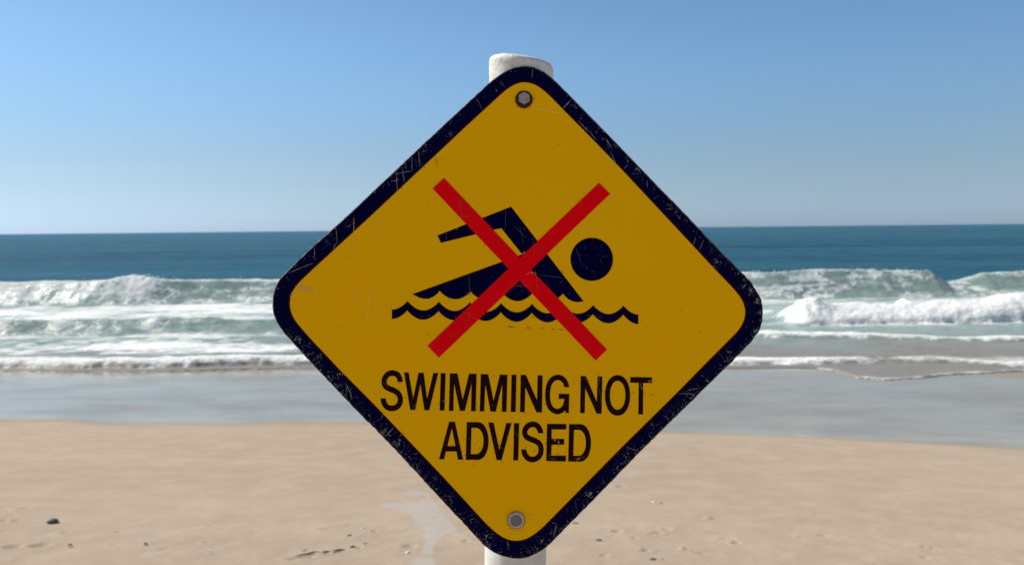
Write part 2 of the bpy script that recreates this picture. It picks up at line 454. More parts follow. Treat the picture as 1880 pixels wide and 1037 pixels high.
cap = n.noise(n.map((0.06, 0.35, 1), loc=(9, 2, 0)), 1.0, 9, 0.72)
chop = n.noise(n.map((0.25, 1.0, 1)), 1.0, 6, 0.7)
deep = n.mix(n.ramp(chop, .45, .68, 0, .75), deep, (0.035, 0.135, 0.17))
deep = n.mix(n.ramp(cap, .68, .78, 0, .35), deep, (0.35, 0.42, 0.45))
wc = n.mix(gr, deep, n.mix(n.ramp(fn, .3, .7), (0.19, 0.265, 0.240), (0.27, 0.335, 0.305)))
wc = n.mix(sh, wc, n.mix(n.ramp(fn, .3, .7), (0.195, 0.185, 0.165), (0.235, 0.215, 0.190)))
foamcol = n.mix(n.ramp(fn2, 0.3, 0.7), (0.68, 0.68, 0.65), (0.84, 0.835, 0.80))
n.p(Base_Color=n.mix(fm, wc, foamcol))
n.p(Roughness=n.math('MAXIMUM', n.ramp(fm, 0.1, 0.8, 0.24, 0.75), n.math('MULTIPLY', sh, 0.5)), IOR=n.ramp(gr, 0, 1, 1.09, 1.27))
n.p(Specular_IOR_Level=n.ramp(gr, 0, 1, 0.06, 0.25))
rip = n.noise(n.map((0.7, 2.2, 1)), 2.2, 6, 0.6)
ripf = n.noise(n.map((0.12, 0.5, 1)), 1.0, 8, 0.68)
bu = n.bump(rip, 0.5, 0.10)
bu = n.bump(ripf, n.ramp(gr, 0, 1, 0.9, 0.1), 0.8, bu)
bu = n.bump(n.math('ADD', fn2, n.noise(m1, 5, 5, .6)), n.ramp(fm, 0.2, 0.9, 0.0, 0.42), 0.08, bu)
n.p(Normal=bu)
sea = link('sea', grid_mesh('sea', np.stack([X, Y, Z], -1), {'foam': foam, 'shallow': shallow, 'green': green}), n.m)
tag(sea, kind='structure')

# droplets thrown up along the breaking crests
rs = np.random.RandomState(5)
V, F = [], []
def drops(x0, x1, yy, z0, n_, hs, r0, r1):
    for _ in range(n_):
        cx = rs.uniform(x0, x1); hz = abs(rs.normal(0, hs)); cy = yy(cx) + rs.normal(0, .12); rr = rs.uniform(r0, r1) * (1 if hz < hs else .6)
        b = len(V); cz = z0 + hz
        for d in ((1, 0, 0), (-1, 0, 0), (0, 1, 0), (0, -1, 0), (0, 0, 1), (0, 0, -1)):
            V.append((cx + d[0] * rr * rs.uniform(.7, 1.6), cy + d[1] * rr, cz + d[2] * rr * rs.uniform(.6, 1.2)))
        for f in ((0, 2, 4), (2, 1, 4), (1, 3, 4), (3, 0, 4), (2, 0, 5), (1, 2, 5), (3, 1, 5), (0, 3, 5)): F.append(tuple(b + q for q in f))
def crest_y(x, arr_row_lo, arr_row_hi):
    ci = int(np.argmin(np.abs(uc - x / 30)))
    sel = (Y[:, ci] > arr_row_lo) & (Y[:, ci] < arr_row_hi)
    return sel, ci
def crest(x, lo, hi):
    ym = (lo + hi) / 2; ci = int(np.argmin(np.abs(uc - x / ym)))
    sel = np.where((Y[:, ci] > lo) & (Y[:, ci] < hi))[0]; k_ = sel[np.argmax(Z[sel, ci])]
    return Y[k_, ci], Z[k_, ci]
for (xa, xb, lo, hi, n_, hs, r0, r1, step) in ((-19, -12, 34, 38, 7, .045, .012, .030, .5), (10.5, 18.5, 34, 38, 6, .05, .012, .028, .5), (9.4, 17.5, 25.5, 28, 9, .06, .010, .026, .4), (-16.5, -5, 24, 26.5, 5, .05, .010, .022, .5), (-12, -4, 18, 20, 4, .03, .006, .014, .4)):
    x = xa
    while x < xb:
        cy_, cz_ = crest(x, lo, hi)
        drops(x, x + step, lambda q: cy_, cz_ - .01, int(n_ * rs.uniform(.2, 1.6)), hs * rs.uniform(.4, 1.6), r0, r1)
        x += step
k = NT('spray_white'); k.p(Base_Color=(.85, .86, .85), Roughness=.6)
spray = link('sea_spray', mesh_pf('sea_spray', V, F), k.m); tag(spray, 'fine white spray droplets above the breaking wave crests', 'spray', kind='stuff')

# ------------------------------------------------------------------ the sign
SY = 1.0                                   # the sign's face stands one metre from the lens
def SP(px, py, o=0.0):
    p = on_y(px, py, SY); return (p[0], SY - o, p[2])

base = on_y(946, 1037, SY + 0.044)
sign = bpy.data.objects.new('warning_sign', None); C.objects.link(sign)
tag(sign, 'yellow diamond warning sign reading SWIMMING NOT ADVISED bolted to a white post', 'sign')

outer_px = [(632.7, 400), (600, 429), (565.2, 459.8), (528.6, 495.5), (510.3, 514.8), (501.6, 535), (499.1, 556), (499.8, 571.6), (504.5, 587), (519, 610), (540, 632.3),
 (567, 662), (605.7, 702.7), (659.7, 759.6), (680, 779.5), (728.2, 828.7), (776.4, 880.8), (830.4, 939.6), (860, 970), (889, 1002), (908.2, 1016), (931, 1024), (952, 1026.4), (975.7, 1021.8),
 (1002.7, 1005.8), (1060, 947.9), (1090, 917.7), (1126.8, 880), (1175, 830), (1240, 766.3), (1277.9, 729), (1326, 682), (1358.9, 649.6), (1389.7, 616.5), (1399.4, 595), (1402.3, 572),
 (1398.4, 547), (1378, 515.9), (1335.7, 473.4), (1287.5, 423.3), (1240, 373.5), (1220, 353.9), (1178.9, 311.1), (1124.9, 255.2), (1060, 189), (1051.6, 180.5), (1016.2, 144.6), (995, 128.5), (977, 121.6),
 (957, 120), (937.1, 125), (917.9, 136), (898.6, 151), (860, 186.8), (813.1, 230), (793.8, 248.5), (766.8, 273.4), (726.3, 311.9), (680, 355.4)]
inner_px = [(679, 398.5), (613.4, 458.8), (580.6, 488.7), (547.9, 519.6), (536.3, 535), (531.5, 553), (533, 570), (541, 587.5), (567, 617.9), (598, 650.6), (623, 677.3), (686.8, 741.5), (757, 815),
 (815, 876), (860, 924.7), (889, 956.6), (908.2, 975.2), (927.5, 988.4), (947.5, 993), (968, 988.4), (991, 972.5), (1059, 903.6), (1145, 816.4), (1240, 723), (1297, 665), (1335.7, 626.4),
 (1357, 605), (1367, 586.5), (1368.9, 569), (1362.7, 549.8), (1345.5, 528.6), (1312.6, 494.7), (1268, 446.8), (1205, 379.5), (1136, 305.8), (1078.6, 246.8), (1033.6, 201.5), (1004.6, 171.8),
 (983.4, 155.5), (964.1, 150.5), (946.7, 154), (927.5, 166.5), (898.6, 193.3), (858.4, 230), (776.4, 307)]

def polar(pts, N=720, c=(950, 572)):
    P = np.array(pts, float); P = np.vstack([P, P[:1]])
    # dense linear resample, then smoothed: the traced points lie on nearly straight sides and round corners
    seg = np.hypot(*np.diff(P, axis=0).T); s = np.concatenate([[0], np.cumsum(seg)])
    t = np.linspace(0, s[-1], 2400, endpoint=False)
    x = np.interp(t, s, P[:, 0]); y = np.interp(t, s, P[:, 1])
    k = np.hanning(41); k /= k.sum()
    pad = lambda a: np.convolve(np.concatenate([a[-20:], a, a[:20]]), k, 'valid')
    x = pad(x); y = pad(y)
    a = np.arctan2(y - c[1], x - c[0]); o = np.argsort(a); a = a[o]; r = np.hypot(x - c[0], y - c[1])[o]
    th = np.linspace(-math.pi, math.pi, N, endpoint=False)
    rr = np.interp(th, np.concatenate([a - 2 * math.pi, a, a + 2 * math.pi]), np.tile(r, 3))
    return np.stack([c[0] + rr * np.cos(th), c[1] + rr * np.sin(th)], 1)
NO = 720
outP = polar(outer_px, NO); inP = polar(inner_px, NO)
def to_plane(P, o=0.0):
    return np.array([SP(a, b, o) for a, b in P])
outW = to_plane(outP); inW = to_plane(inP)
# ragged, knocked rim, worst at the lower left and the right corner
ang = np.arange(NO)
wear_amt = np.zeros(NO)
for i, (a, b) in enumerate(outP):
    wear_amt[i] = 0.25 + 0.75 * (b > 600) * (1 if a < 900 else .75) + (1.1 if a > 1340 else 0)
jit = np.array([random.gauss(0, 1) for _ in range(NO)]); jit = (jit + np.roll(jit, 1) * .8) * 0.00016 * wear_amt
tang = np.roll(outW, -1, 0) - np.roll(outW, 1, 0)
nrm = np.stack([-tang[:, 2], np.zeros(NO), tang[:, 0]], 1); nrm /= np.linalg.norm(nrm, axis=1)[:, None]
cen = outW.mean(0)
if np.sum((outW - cen) * nrm) < 0: nrm = -nrm
outW = outW + nrm * jit[:, None]

TH = 0.0032
# print materials ----------------------------------------------------
def print_mat(name, col, col2, rough=0.38, amt=0.5, sc=6):
    k = NT(name)
    a = k.noise(k.map(), sc, 4, 0.55); s = k.noise(k.map((1, 1, 1), rot=(0, .6, 0)), 90, 4, 0.7)
    k.p(Base_Color=k.mix(k.math('MULTIPLY', k.ramp(a, .3, .7), amt), col, col2))
    k.p(Roughness=k.ramp(s, .3, .7, rough - .06, rough + .12), Specular_IOR_Level=0.03)
    k.p(Normal=k.bump(s, 0.05, 0.0004))
    return k
YELLOW = (0.98, 0.53, 0.0004)
km = print_mat('yellow_sheeting', YELLOW, (0.95, 0.508, 0.0004), 0.42, 0.8, 4)
# pale worn film around the left inner corner and small stains
dust = km.noise(km.map(), 38, 5, .7)
spots = km.voro(km.map((1, 1, 1)), 26, 'F1')
sp2 = km.ramp(spots, 0.030, 0.045, 0.55, 0.0)
prev = km.b.inputs['Base Color'].links[0].from_socket
km.p(Base_Color=km.mix(km.math('MULTIPLY', sp2, km.ramp(dust, .55, .62)), prev, (0.25, 0.13, 0.01)))
film = km.noise(km.map((1, 1, 1), loc=(5, 0, 2)), 2.2, 4, .6)
prev = km.b.inputs['Base Color'].links[0].from_socket
km.p(Base_Color=km.mix(km.ramp(film, .42, .72, 0, .30), prev, (0.96, 0.56, 0.006)))
prev = km.b.inputs['Base Color'].links[0].from_socket
runs = km.noise(km.map((1, 1, .06)), 36, 4, .6)
km.p(Base_Color=km.mix(km.ramp(runs, .60, .80, 0, .22), prev, (0.84, 0.44, 0.008)))
yellow_m = km.m
red_m = print_mat('red_print', (0.95, 0.0008, 0.0085), (0.90, 0.0006, 0.0075), 0.40, 0.8, 8).m
brown_m = print_mat('brown_overprint', (0.022, 0.0030, 0.0012), (0.034, 0.006, 0.002), 0.42, 0.8, 30).m

k = NT('navy_print')
a = k.noise(k.map(), 55, 5, .65)
sc = k.noise(k.map((1, 1, 1)), 260, 4, .75)
k.p(Base_Color=k.mix(k.ramp(sc, .64, .74, 0, .45), k.mix(k.ramp(a, .4, .7), (0.0004, 0.0005, 0.0330), (0.0012, 0.0024, 0.0420)), (0.03, 0.07, 0.10)), Roughness=0.5, Specular_IOR_Level=0.01)
navy_m = k.m

k = NT('letter_print')
a = k.noise(k.map(), 34, 3, .6); sc = k.noise(k.map(), 190, 5, .75); chips = k.noise(k.map(loc=(3, 3, 3)), 70, 6, .8)
c_ = k.mix(k.ramp(a, .60, .68), (0.0150, 0.0018, 0.0008), (0.0016, 0.0014, 0.0100))
c_ = k.mix(k.ramp(sc, .56, .70, 0, .7), c_, (0.045, 0.014, 0.003))
c_ = k.mix(k.ramp(chips, .67, .72, 0, .75), c_, (0.13, 0.095, 0.055))
k.p(Base_Color=c_, Roughness=.45, Specular_IOR_Level=0.05)
letter_m = k.m

k = NT('navy_border')
uv = k.sep(k.coord.outputs['UV'])         # u runs round the plate, v from the yellow (0) to the rim (1)
w1 = k.noise(k.map(), 300, 6, .75, .6); w2 = k.noise(k.map(), 110, 5, .7); w3 = k.noise(k.map(), 14, 3, .5)
blu = k.mix(k.ramp(w2, .4, .65), (0.0004, 0.0005, 0.0300), (0.0012, 0.0024, 0.0420))
blu = k.mix(k.ramp(w1, .62, .72, 0, .55), blu, (0.020, 0.040, 0.060))
wa = k.attr('wear')
thr = k.math('SUBTRACT', k.math('ADD', k.math('MULTIPLY', uv[1], 0.22), k.math('MULTIPLY', wa, 0.10)), 0.0)
q = k.math('ADD', w1, k.math('MULTIPLY', k.math('SUBTRACT', w3, .5), .35))
q = k.math('ADD', q, thr)
worn = k.ramp(q, 0.86, 0.93)
rim = k.ramp(uv[1], 0.962, 0.985)
worn = k.math('MAXIMUM', worn, k.math('MULTIPLY', rim, k.ramp(k.math('ADD', w1, k.math('MULTIPLY', wa, .25)), .36, .50)))
chipc = k.mix(k.ramp(w2, .35, .65), (0.11, 0.095, 0.08), (0.40, 0.37, 0.33))
colr = k.mix(k.math('MULTIPLY', worn, .85), blu, chipc)
dk = k.ramp(uv[1], 0.80, 0.92)
colr = k.mix(k.math('MULTIPLY', k.ramp(k.math('ADD', w2, k.math('MULTIPLY', wa, .2)), .55, .66), k.math('MULTIPLY', dk, .6)), colr, (0.012, 0.008, 0.006))
brw = k.ramp(k.math('ADD', uv[1], k.math('MULTIPLY', k.math('SUBTRACT', w2, .5), .06)), 0.055, 0.110, 1.0, 0.0)
colr = k.mix(brw, colr, (0.062, 0.0090, 0.0020))
k.p(Base_Color=colr, Roughness=k.ramp(worn, 0, 1, .5, .75), Specular_IOR_Level=0.02, Normal=k.bump(w1, .25, .0005))
border_m = k.m

k = NT('weathered_aluminium')
a = k.noise(k.map((1, 1, 1)), 60, 5, .7)
k.p(Base_Color=k.mix(a, (.30, .30, .29), (.52, .51, .49)), Metallic=.75, Roughness=.5)
alu_m = k.m

# plate --------------------------------------------------------------
def fill(polys, o, name):
    """filled flat polygon (first loop outer, others holes) on the sign plane, o metres proud"""
    loops = [[Vector(SP(x, y, o)) for x, y in L_] for L_ in polys]
    flat = [v for L_ in loops for v in L_]
    tr = tessellate_polygon([[Vector((v.x, v.z, 0)) for v in L_] for L_ in loops])
    faces = []
    for t in tr:
        a, b, c = (flat[i] for i in t)
        nn = (b - a).cross(c - a)
        faces.append(tuple(t) if nn.y < 0 else (t[0], t[2], t[1]))
    return mesh_pf(name, flat, faces)

cenp = np.array(SP(950, 572))
def ring_mesh(name, rings, uvv=None, cap0=None, cap1=None):
    N = len(rings[0]); V = np.concatenate(rings); F = []
    for r in range(len(rings) - 1):
        for i in range(N):
            j = (i + 1) % N
            F.append((r * N + i, (r + 1) * N + i, (r + 1) * N + j, r * N + j))
    if cap0: F.append(tuple(range(N))[::-1] if cap0 < 0 else tuple(range(N)))
    if cap1: F.append(tuple(range((len(rings) - 1) * N, len(rings) * N))[::-1] if cap1 < 0 else tuple(range((len(rings) - 1) * N, len(rings) * N)))
    me = mesh_pf(name, V, F)
    if uvv is not None:
        ul = me.uv_layers.new(name='UVMap')
        for p in me.polygons:
            for li in p.loop_indices:
                vi = me.loops[li].vertex_index
                ul.data[li].uv = ((vi % N) / N, uvv[vi // N])
    return me
yv = np.array([0, 1.0, 0])
plate_rings = [outW - nrm * 0.0030 + yv * 0.0006, outW - nrm * 0.0010 + yv * 0.0010, outW - nrm * 0.0002 + yv * 0.0020, outW - nrm * 0.0003 + yv * TH, outW - nrm * 0.0014 + yv * (TH + .0004)]
pm = ring_mesh('sign_plate', plate_rings, cap0=1, cap1=-1)
plate = link('sign_plate', pm, alu_m, sign)

brings = [inW]; vv = [0.0]
for t in (0.03, 0.08, .3, .6, .85):
    brings.append(inW * (1 - t) + (outW - nrm * 0.0016) * t); vv.append(t * .97)
for q_ in range(0, 6):
    a_ = math.radians(q_ * 16)
    brings.append(outW - nrm * (0.0016 * (1 - math.sin(a_))) + yv * (0.0016 * (1 - math.cos(a_)))); vv.append(.97 + .03 * (q_ / 5))
brings.append(outW + yv * (TH - .0004)); vv.append(1.0)
bm_ = ring_mesh('border', brings, vv)
at = bm_.attributes.new('wear', 'FLOAT', 'POINT')
ww = np.tile((wear_amt - .25) / 1.2, len(brings)); at.data.foreach_set('value', ww.astype(np.float32))
bm_.polygons.foreach_set('use_smooth', [True] * len(bm_.polygons))
link('border', bm_, border_m, plate)['label'] = 'dark navy border with scuffed and chipped rim'

yel = link('yellow_panel', fill([[tuple(p) for p in inP[::2]]], 0.00012, 'yellow_panel'), yellow_m, plate)

# print --------------------------------------------------------------
def offset_poly(P, d):
    P = np.array(P, float); n_ = len(P)
    area = 0.5 * np.sum(P[:, 0] * np.roll(P[:, 1], -1) - np.roll(P[:, 0], -1) * P[:, 1])
    out = []
    for i in range(n_):
        a, b, c = P[i - 1], P[i], P[(i + 1) % n_]
        e1 = (b - a) / (np.hypot(*(b - a)) + 1e-9); e2 = (c - b) / (np.hypot(*(c - b)) + 1e-9)
        n1_ = np.array([e1[1], -e1[0]]); n2_ = np.array([e2[1], -e2[0]])
        m = n1_ + n2_; m /= (np.hypot(*m) + 1e-9)
        k_ = d / max(0.45, m @ n1_)
        out.append(b + m * k_ * (1 if area > 0 else -1))
    return [tuple(p) for p in out]

def scallop(p0, v, p1, n_=12):
    out = []
    for i in range(n_):
        t = i / n_
        x = p0[0] + (p1[0] - p0[0]) * t
        yb = p0[1] + (p1[1] - p0[1]) * t
        dep = v[1] - (p0[1] + p1[1]) / 2
        out.append((x, yb + dep * (math.sin(math.pi * t) ** 0.85)))
    return out

peaks = [(757.1, 539.7), (807, 534), (864.2, 535.5), (921.3, 537), (977.7, 538.2), (1033.7, 539)]
vals = [(782, 549), (835.6, 549.3), (892.7, 551), (950.9, 552.7), (1006, 553.5)]
bot = []
bot += [(757.1, 539.7), (762, 542.5), (770, 546.3), (779, 548.6), (788, 548.2), (797, 544), (803, 539)]
for i in range(1, 5): bot += scallop(peaks[i], vals[i], peaks[i + 1])
bot += [(1033.7, 539), (1037, 543.5), (1043, 549), (1051, 553), (1060, 554.7), (1071.8, 553.2)]
swim = [(803.1, 432.2), (938.4, 379.4), (986.5, 441.6), (1005.1, 467), (1071.8, 553.2)][:-1] + bot[::-1] + [(921.3, 480.4), (958.5, 467), (920.3, 419.2), (906.6, 422), (873.3, 430.3), (809.4, 446)]
link('swimmer_edge', fill([swim], .00026, 'swimmer_edge'), brown_m, plate)
link('swimmer_figure', fill([offset_poly(swim, -2.0)], .00036, 'swimmer_figure'), navy_m, plate)
hd = [(1086.4 + 39.1 * math.cos(t), 476 + 39.6 * math.sin(t)) for t in np.linspace(0, 2 * math.pi, 72, endpoint=False)]
link('head_edge', fill([hd], .00026, 'head_edge'), brown_m, plate)
link('head_disc', fill([offset_poly(hd, -1.8)], .00036, 'head_disc'), navy_m, plate)
tp = [(748.4, 552.2), (805.8, 553.4), (862.9, 554.5), (919.9, 556.2), (976.7, 557.7), (1033, 558.8), (1089.1, 559.8), (1144.7, 560.7)]
tv = [(777.5, 569.7), (834.9, 570.7), (890.9, 572.5), (948.3, 573.2), (1005, 574.9), (1060.3, 575.7), (1117.7, 576.4)]
bp = [(747.7, 569.7), (805, 571), (863, 572.5), (919.5, 573.2), (976.4, 574.3), (1033, 575.5), (1088.4, 576.7), (1144.3, 577.6)]
bv = [(776.8, 586.9), (832, 587.9), (892, 589.2), (948.3, 590.6), (1005.7, 591.6), (1060, 592.2), (1117.7, 593.4)]
def half(p0, p1, rev=False, n_=7):     # quarter of a trough: from flat bottom p0 up to cusp p1
    out = []
    for i in range(n_):
        t = i / n_
        out.append((p0[0] + (p1[0] - p0[0]) * t, p1[1] + (p0[1] - p1[1]) * (math.cos(math.pi / 2 * t) ** 0.85)))
    return out
top_ = half((719.4, 568.3), tp[0])
for i in range(7): top_ += scallop(tp[i], tv[i], tp[i + 1])
top_ += half((1172, 577.3), tp[-1])[::-1] if False else [tp[-1]] + half((1172, 577.3), tp[-1])[::-1]
botm = half((719.4, 585.5), bp[0])
for i in range(7): botm += scallop(bp[i], bv[i], bp[i + 1])
botm += [bp[-1]] + half((1172, 594.9), bp[-1])[::-1]
wavep = top_ + botm[::-1]
link('wave_band_edge', fill([wavep], .00026, 'wave_band_edge'), brown_m, plate)
link('wave_band', fill([offset_poly(wavep, -2.1)], .00036, 'wave_band'), navy_m, plate)
bar1 = [(815.1, 326.6), (1114.5, 641.4), (1093.5, 661.7), (794, 346.2)]
bar2 = [(1099.6, 335.7), (1120.2, 355.9), (805.8, 656.2), (784.8, 634.5)]
link('cross_stripe', fill([bar1], .00046, 'cross_stripe'), red_m, plate)
link('cross_stripe', fill([bar2], .00054, 'cross_stripe'), red_m, plate)

# lettering: every glyph traced as outline or stroke
def tr(lst, ox, oy, s): return [(ox + a / s, oy + b / s) for a, b in lst]
def catmull(P, n_=6):
    P = [np.array(p, float) for p in P]; P = [2 * P[0] - P[1]] + P + [2 * P[-1] - P[-2]]
    out = []
    for i in range(1, len(P) - 2):
        for j in range(n_):
            t = j / n_
            out.append(0.5 * ((2 * P[i]) + (-P[i - 1] + P[i + 1]) * t + (2 * P[i - 1] - 5 * P[i] + 4 * P[i + 1] - P[i + 2]) * t * t + (-P[i - 1] + 3 * P[i] - 3 * P[i + 1] + P[i + 2]) * t ** 3))
    out.append(P[-2]); return np.array(out)
def stroke(P, w, wv=None, cut=None):
    """polygon round a centre line, w wide where the stroke runs up and down, wv where it runs across"""
    Q = catmull(P); wv = wv or w
    T = np.gradient(Q, axis=0); T /= np.hypot(T[:, 0], T[:, 1])[:, None]
    if cut: T[0] = cut[0]; T[-1] = cut[1]
    N_ = np.stack([-T[:, 1], T[:, 0]], 1)
    ww_ = (w * np.abs(T[:, 1]) + wv * np.abs(T[:, 0])) / np.maximum(1e-6, np.abs(T[:, 1]) + np.abs(T[:, 0]))
    A_ = Q + N_ * ww_[:, None] / 2; B_ = Q - N_ * ww_[:, None] / 2
    return [tuple(p) for p in A_] + [tuple(p) for p in B_[::-1]]
def ell(cx, cy, rx, ry, n_=56, e=2.0):
    out = []
    for t in np.linspace(0, 2 * math.pi, n_, endpoint=False):
        c, s = math.cos(t), math.sin(t)
        out.append((cx + rx * math.copysign(abs(c) ** (2 / e), c), cy + ry * math.copysign(abs(s) ** (2 / e), s)))
    return out
def dee(x0t, x0b, yt, yb, xs, xr, n_=18):
    """D shaped loop: left side (x0t..x0b), straight to xs, bulging to xr"""
    out = [(x0t, yt)]
    cy = (yt + yb) / 2
    for t in np.linspace(-math.pi / 2, math.pi / 2, n_):
        out.append((xs + (xr - xs) * abs(math.cos(t)) ** 0.9, cy + (yb - yt) / 2 * math.sin(t)))
    out.append((x0b, yb)); return out
g7 = lambda l: tr(l, 690, 670, 10.37)
g8 = lambda l: tr(l, 860, 670, 10.37)
g9 = lambda l: tr(l, 1030, 670, 9.428)
gA = lambda l: tr(l, 800, 765, 10.913)
gB = lambda l: tr(l, 940, 765, 10.913)
UP = (np.array([0, -1.0]), np.array([0, -1.0]))
line1 = [
 [stroke(g7([(467, 318), (452, 250), (410, 180), (315, 150), (225, 178), (165, 265), (160, 345), (195, 410), (270, 452), (360, 490), (435, 550), (467, 640), (450, 735), (390, 800), (300, 822), (215, 795), (160, 725), (138, 632)]), 9.6, 10.6, UP)],
 [g7([(535, 135), (625, 137), (712, 625), (812, 143), (912, 143), (975, 640), (1095, 147), (1190, 150), (1018, 858), (925, 857), (848, 360), (752, 852), (655, 852)])],
 [g7([(1235, 150), (1330, 153), (1308, 865), (1215, 860)])],
 [g7([(1410, 157), (1555, 157), (1655, 655), (1775, 160), (1921, 165), (1901, 877), (1813, 877), (1823, 350), (1695, 870), (1600, 868), (1490, 350), (1478, 870), (1390, 868)])],
 [g8([(235, 168), (378, 172), (480, 675), (600, 178), (743, 182), (725, 888), (635, 886), (643, 365), (520, 885), (420, 882), (323, 370), (300, 880), (215, 878)])],
 [g8([(822, 180), (915, 182), (900, 890), (805, 890)])],
 [g8([(995, 182), (1095, 184), (1305, 665), (1318, 190), (1413, 193), (1400, 900), (1295, 898), (1085, 420), (1072, 893), (982, 893)])],
 'G',
 [g9([(340, 185), (430, 188), (618, 630), (632, 193), (715, 195), (703, 840), (615, 838), (420, 400), (410, 830), (330, 828)])],
 [ell(*g9([(978, 522)])[0], 218 / 9.428, 350 / 9.428, e=2.15), ell(*g9([(980, 520)])[0], 133 / 9.428, 249 / 9.428, e=2.1)],
 [g9([(1197, 203), (1575, 210), (1573, 310), (1422, 308), (1420, 852), (1337, 850), (1343, 305), (1197, 303)])]]
gs = stroke([(1040.5, 710.3), (1038, 701.5), (1032, 694.8), (1024, 692.5), (1014.5, 696), (1008, 706), (1005.4, 722), (1006.6, 738), (1012, 749.5), (1022, 755), (1031, 752.5), (1037.5, 745), (1040.3, 734)], 9.0, 10.0, (np.array([0, -1.0]), np.array([0, -1.0])))
gbar = [(1025.7, 722.5), (1045.2, 722.7), (1044.3, 757.6), (1038, 757.5), (1036.2, 731.9), (1025.7, 731.7)]
line2 = [
 [gA([(270, 93), (385, 93), (550, 855), (445, 853), (415, 690), (205, 690), (165, 850), (65, 845)]), gA([(322, 225), (395, 580), (235, 580)])],
 [gA(dee(622, 600, 101, 857, 840, 1060)), gA(dee(718, 703, 217, 742, 800, 958))],
 [gA([(1052, 108), (1160, 110), (1275, 660), (1415, 118), (1518, 120), (1320, 865), (1220, 862)])],
 [gB([(40, 120), (145, 122), (125, 870), (25, 868)])],
 [stroke(gB([(577, 325), (555, 250), (510, 180), (420, 145), (325, 175), (262, 255), (256, 330), (295, 400), (380, 445), (480, 485), (555, 545), (583, 640), (565, 745), (505, 820), (415, 850), (325, 825), (258, 745), (233, 652)]), 9.4, 10.6, UP)],
 [gB([(700, 135), (1088, 138), (1085, 250), (795, 250), (795, 437), (1045, 437), (1045, 553), (793, 553), (788, 772), (1080, 772), (1078, 892), (685, 880)])],
 [gB(dee(1143, 1125, 142, 893, 1365, 1583)), gB(dee(1243, 1228, 257, 775, 1330, 1480))]]
def letter(L_, z=.00030):
    if L_ == 'G':
        me = fill([gs], z, 'letter'); o1 = link('letter', me, letter_m, plate)
        me2 = fill([gbar], z + .00006, 'bar')
        import bmesh as _b
        b = _b.new(); b.from_mesh(me); b.from_mesh(me2); b.to_mesh(me); b.free()
        return o1
    return link('letter', fill(L_, z, 'letter'), letter_m, plate)
for L_ in line1 + line2: letter(L_)

# scratches and chips: thin slivers lying on the print ------------------
_oth = np.arctan2(outP[:, 1] - 572, outP[:, 0] - 950); _orr = np.hypot(outP[:, 0] - 950, outP[:, 1] - 572)
def on_plate(x, y, m=2.2):
    return math.hypot(x - 950, y - 572) < np.interp(math.atan2(y - 572, x - 950), _oth, _orr, period=2 * math.pi) - m * 1.35
class Sliv:
    def __init__(self): self.v = []; self.f = []
    def add(self, pts, w, o=.00062):
        pts = [q for q in pts if on_plate(*q)]
        if len(pts) < 2: return
        P = [np.array(SP(x, y, o + random.random() * .00012)) for x, y in pts]
        n_ = len(P); b0 = len(self.v)
        for i in range(n_):
            T = P[min(i + 1, n_ - 1)] - P[max(i - 1, 0)]; T = T / (np.linalg.norm(T) + 1e-9)
            s = np.array([-T[2], 0, T[0]]); k_ = w * 0.00066 * 0.5 * (0.25 + 0.75 * math.sin(math.pi * (i + .35) / (n_ - .3))) * random.uniform(.6, 1.25)
            self.v += [tuple(P[i] - s * k_), tuple(P[i] + s * k_)]
        for i in range(n_ - 1):
            self.f.append((b0 + 2 * i, b0 + 2 * i + 1, b0 + 2 * i + 3, b0 + 2 * i + 2))
    def blob(self, x, y, r, o=.00062):
        if not on_plate(x, y, r + 1.2): return
        n_ = random.randint(6, 9); b0 = len(self.v); a0 = random.random() * 6; e = random.uniform(.4, 1)
        rot = random.random() * 3.14
        z = o + random.random() * .00012
        for i in range(n_):
            t = a0 + i / n_ * 2 * math.pi; rr = r * random.uniform(.45, 1.15)
            dx, dy = rr * math.cos(t), rr * e * math.sin(t)
            self.v.append(SP(x + dx * math.cos(rot) - dy * math.sin(rot), y + dx * math.sin(rot) + dy * math.cos(rot), z))
        self.f.append(tuple(range(b0, b0 + n_)))
    def make(self, name, mat):
        o = link(name, mesh_pf(name, self.v, self.f), mat, plate); o['kind'] = 'stuff'; return o
def flat_mat(name, c, c2, r=.6):
    k = NT(name); a = k.noise(k.map(), 240, 3, .6)
    k.p(Base_Color=k.mix(k.ramp(a, .3, .7), c, c2), Roughness=r, Specular_IOR_Level=.2); return k.m
grey_s, steel_s, yel_s, pale_s, red_s = Sliv(), Sliv(), Sliv(), Sliv(), Sliv()
def curve(x, y, a, l, bend, n_=6):
    out = []
    for i in range(n_):
        out.append((x, y)); x += math.cos(a) * l / (n_ - 1); y += math.sin(a) * l / (n_ - 1); a += bend / (n_ - 1)
    return out
def on_border(i, t):
    p = inP[i] * (1 - t) + outP[i] * t; return p
def dens(i):
    a, b = outP[i]
    d = 0.12
    if b > 600 and a < 900: d = 1.0
    if b > 690 and a > 900: d = 0.9
    if a > 1230 and b <= 690: d = 0.75
    if 700 < a < 830 and b < 330: d = .6
    if 1050 < a < 1250 and b < 400: d = .45
    if a < 640 and b <= 600: d = .4
    return d
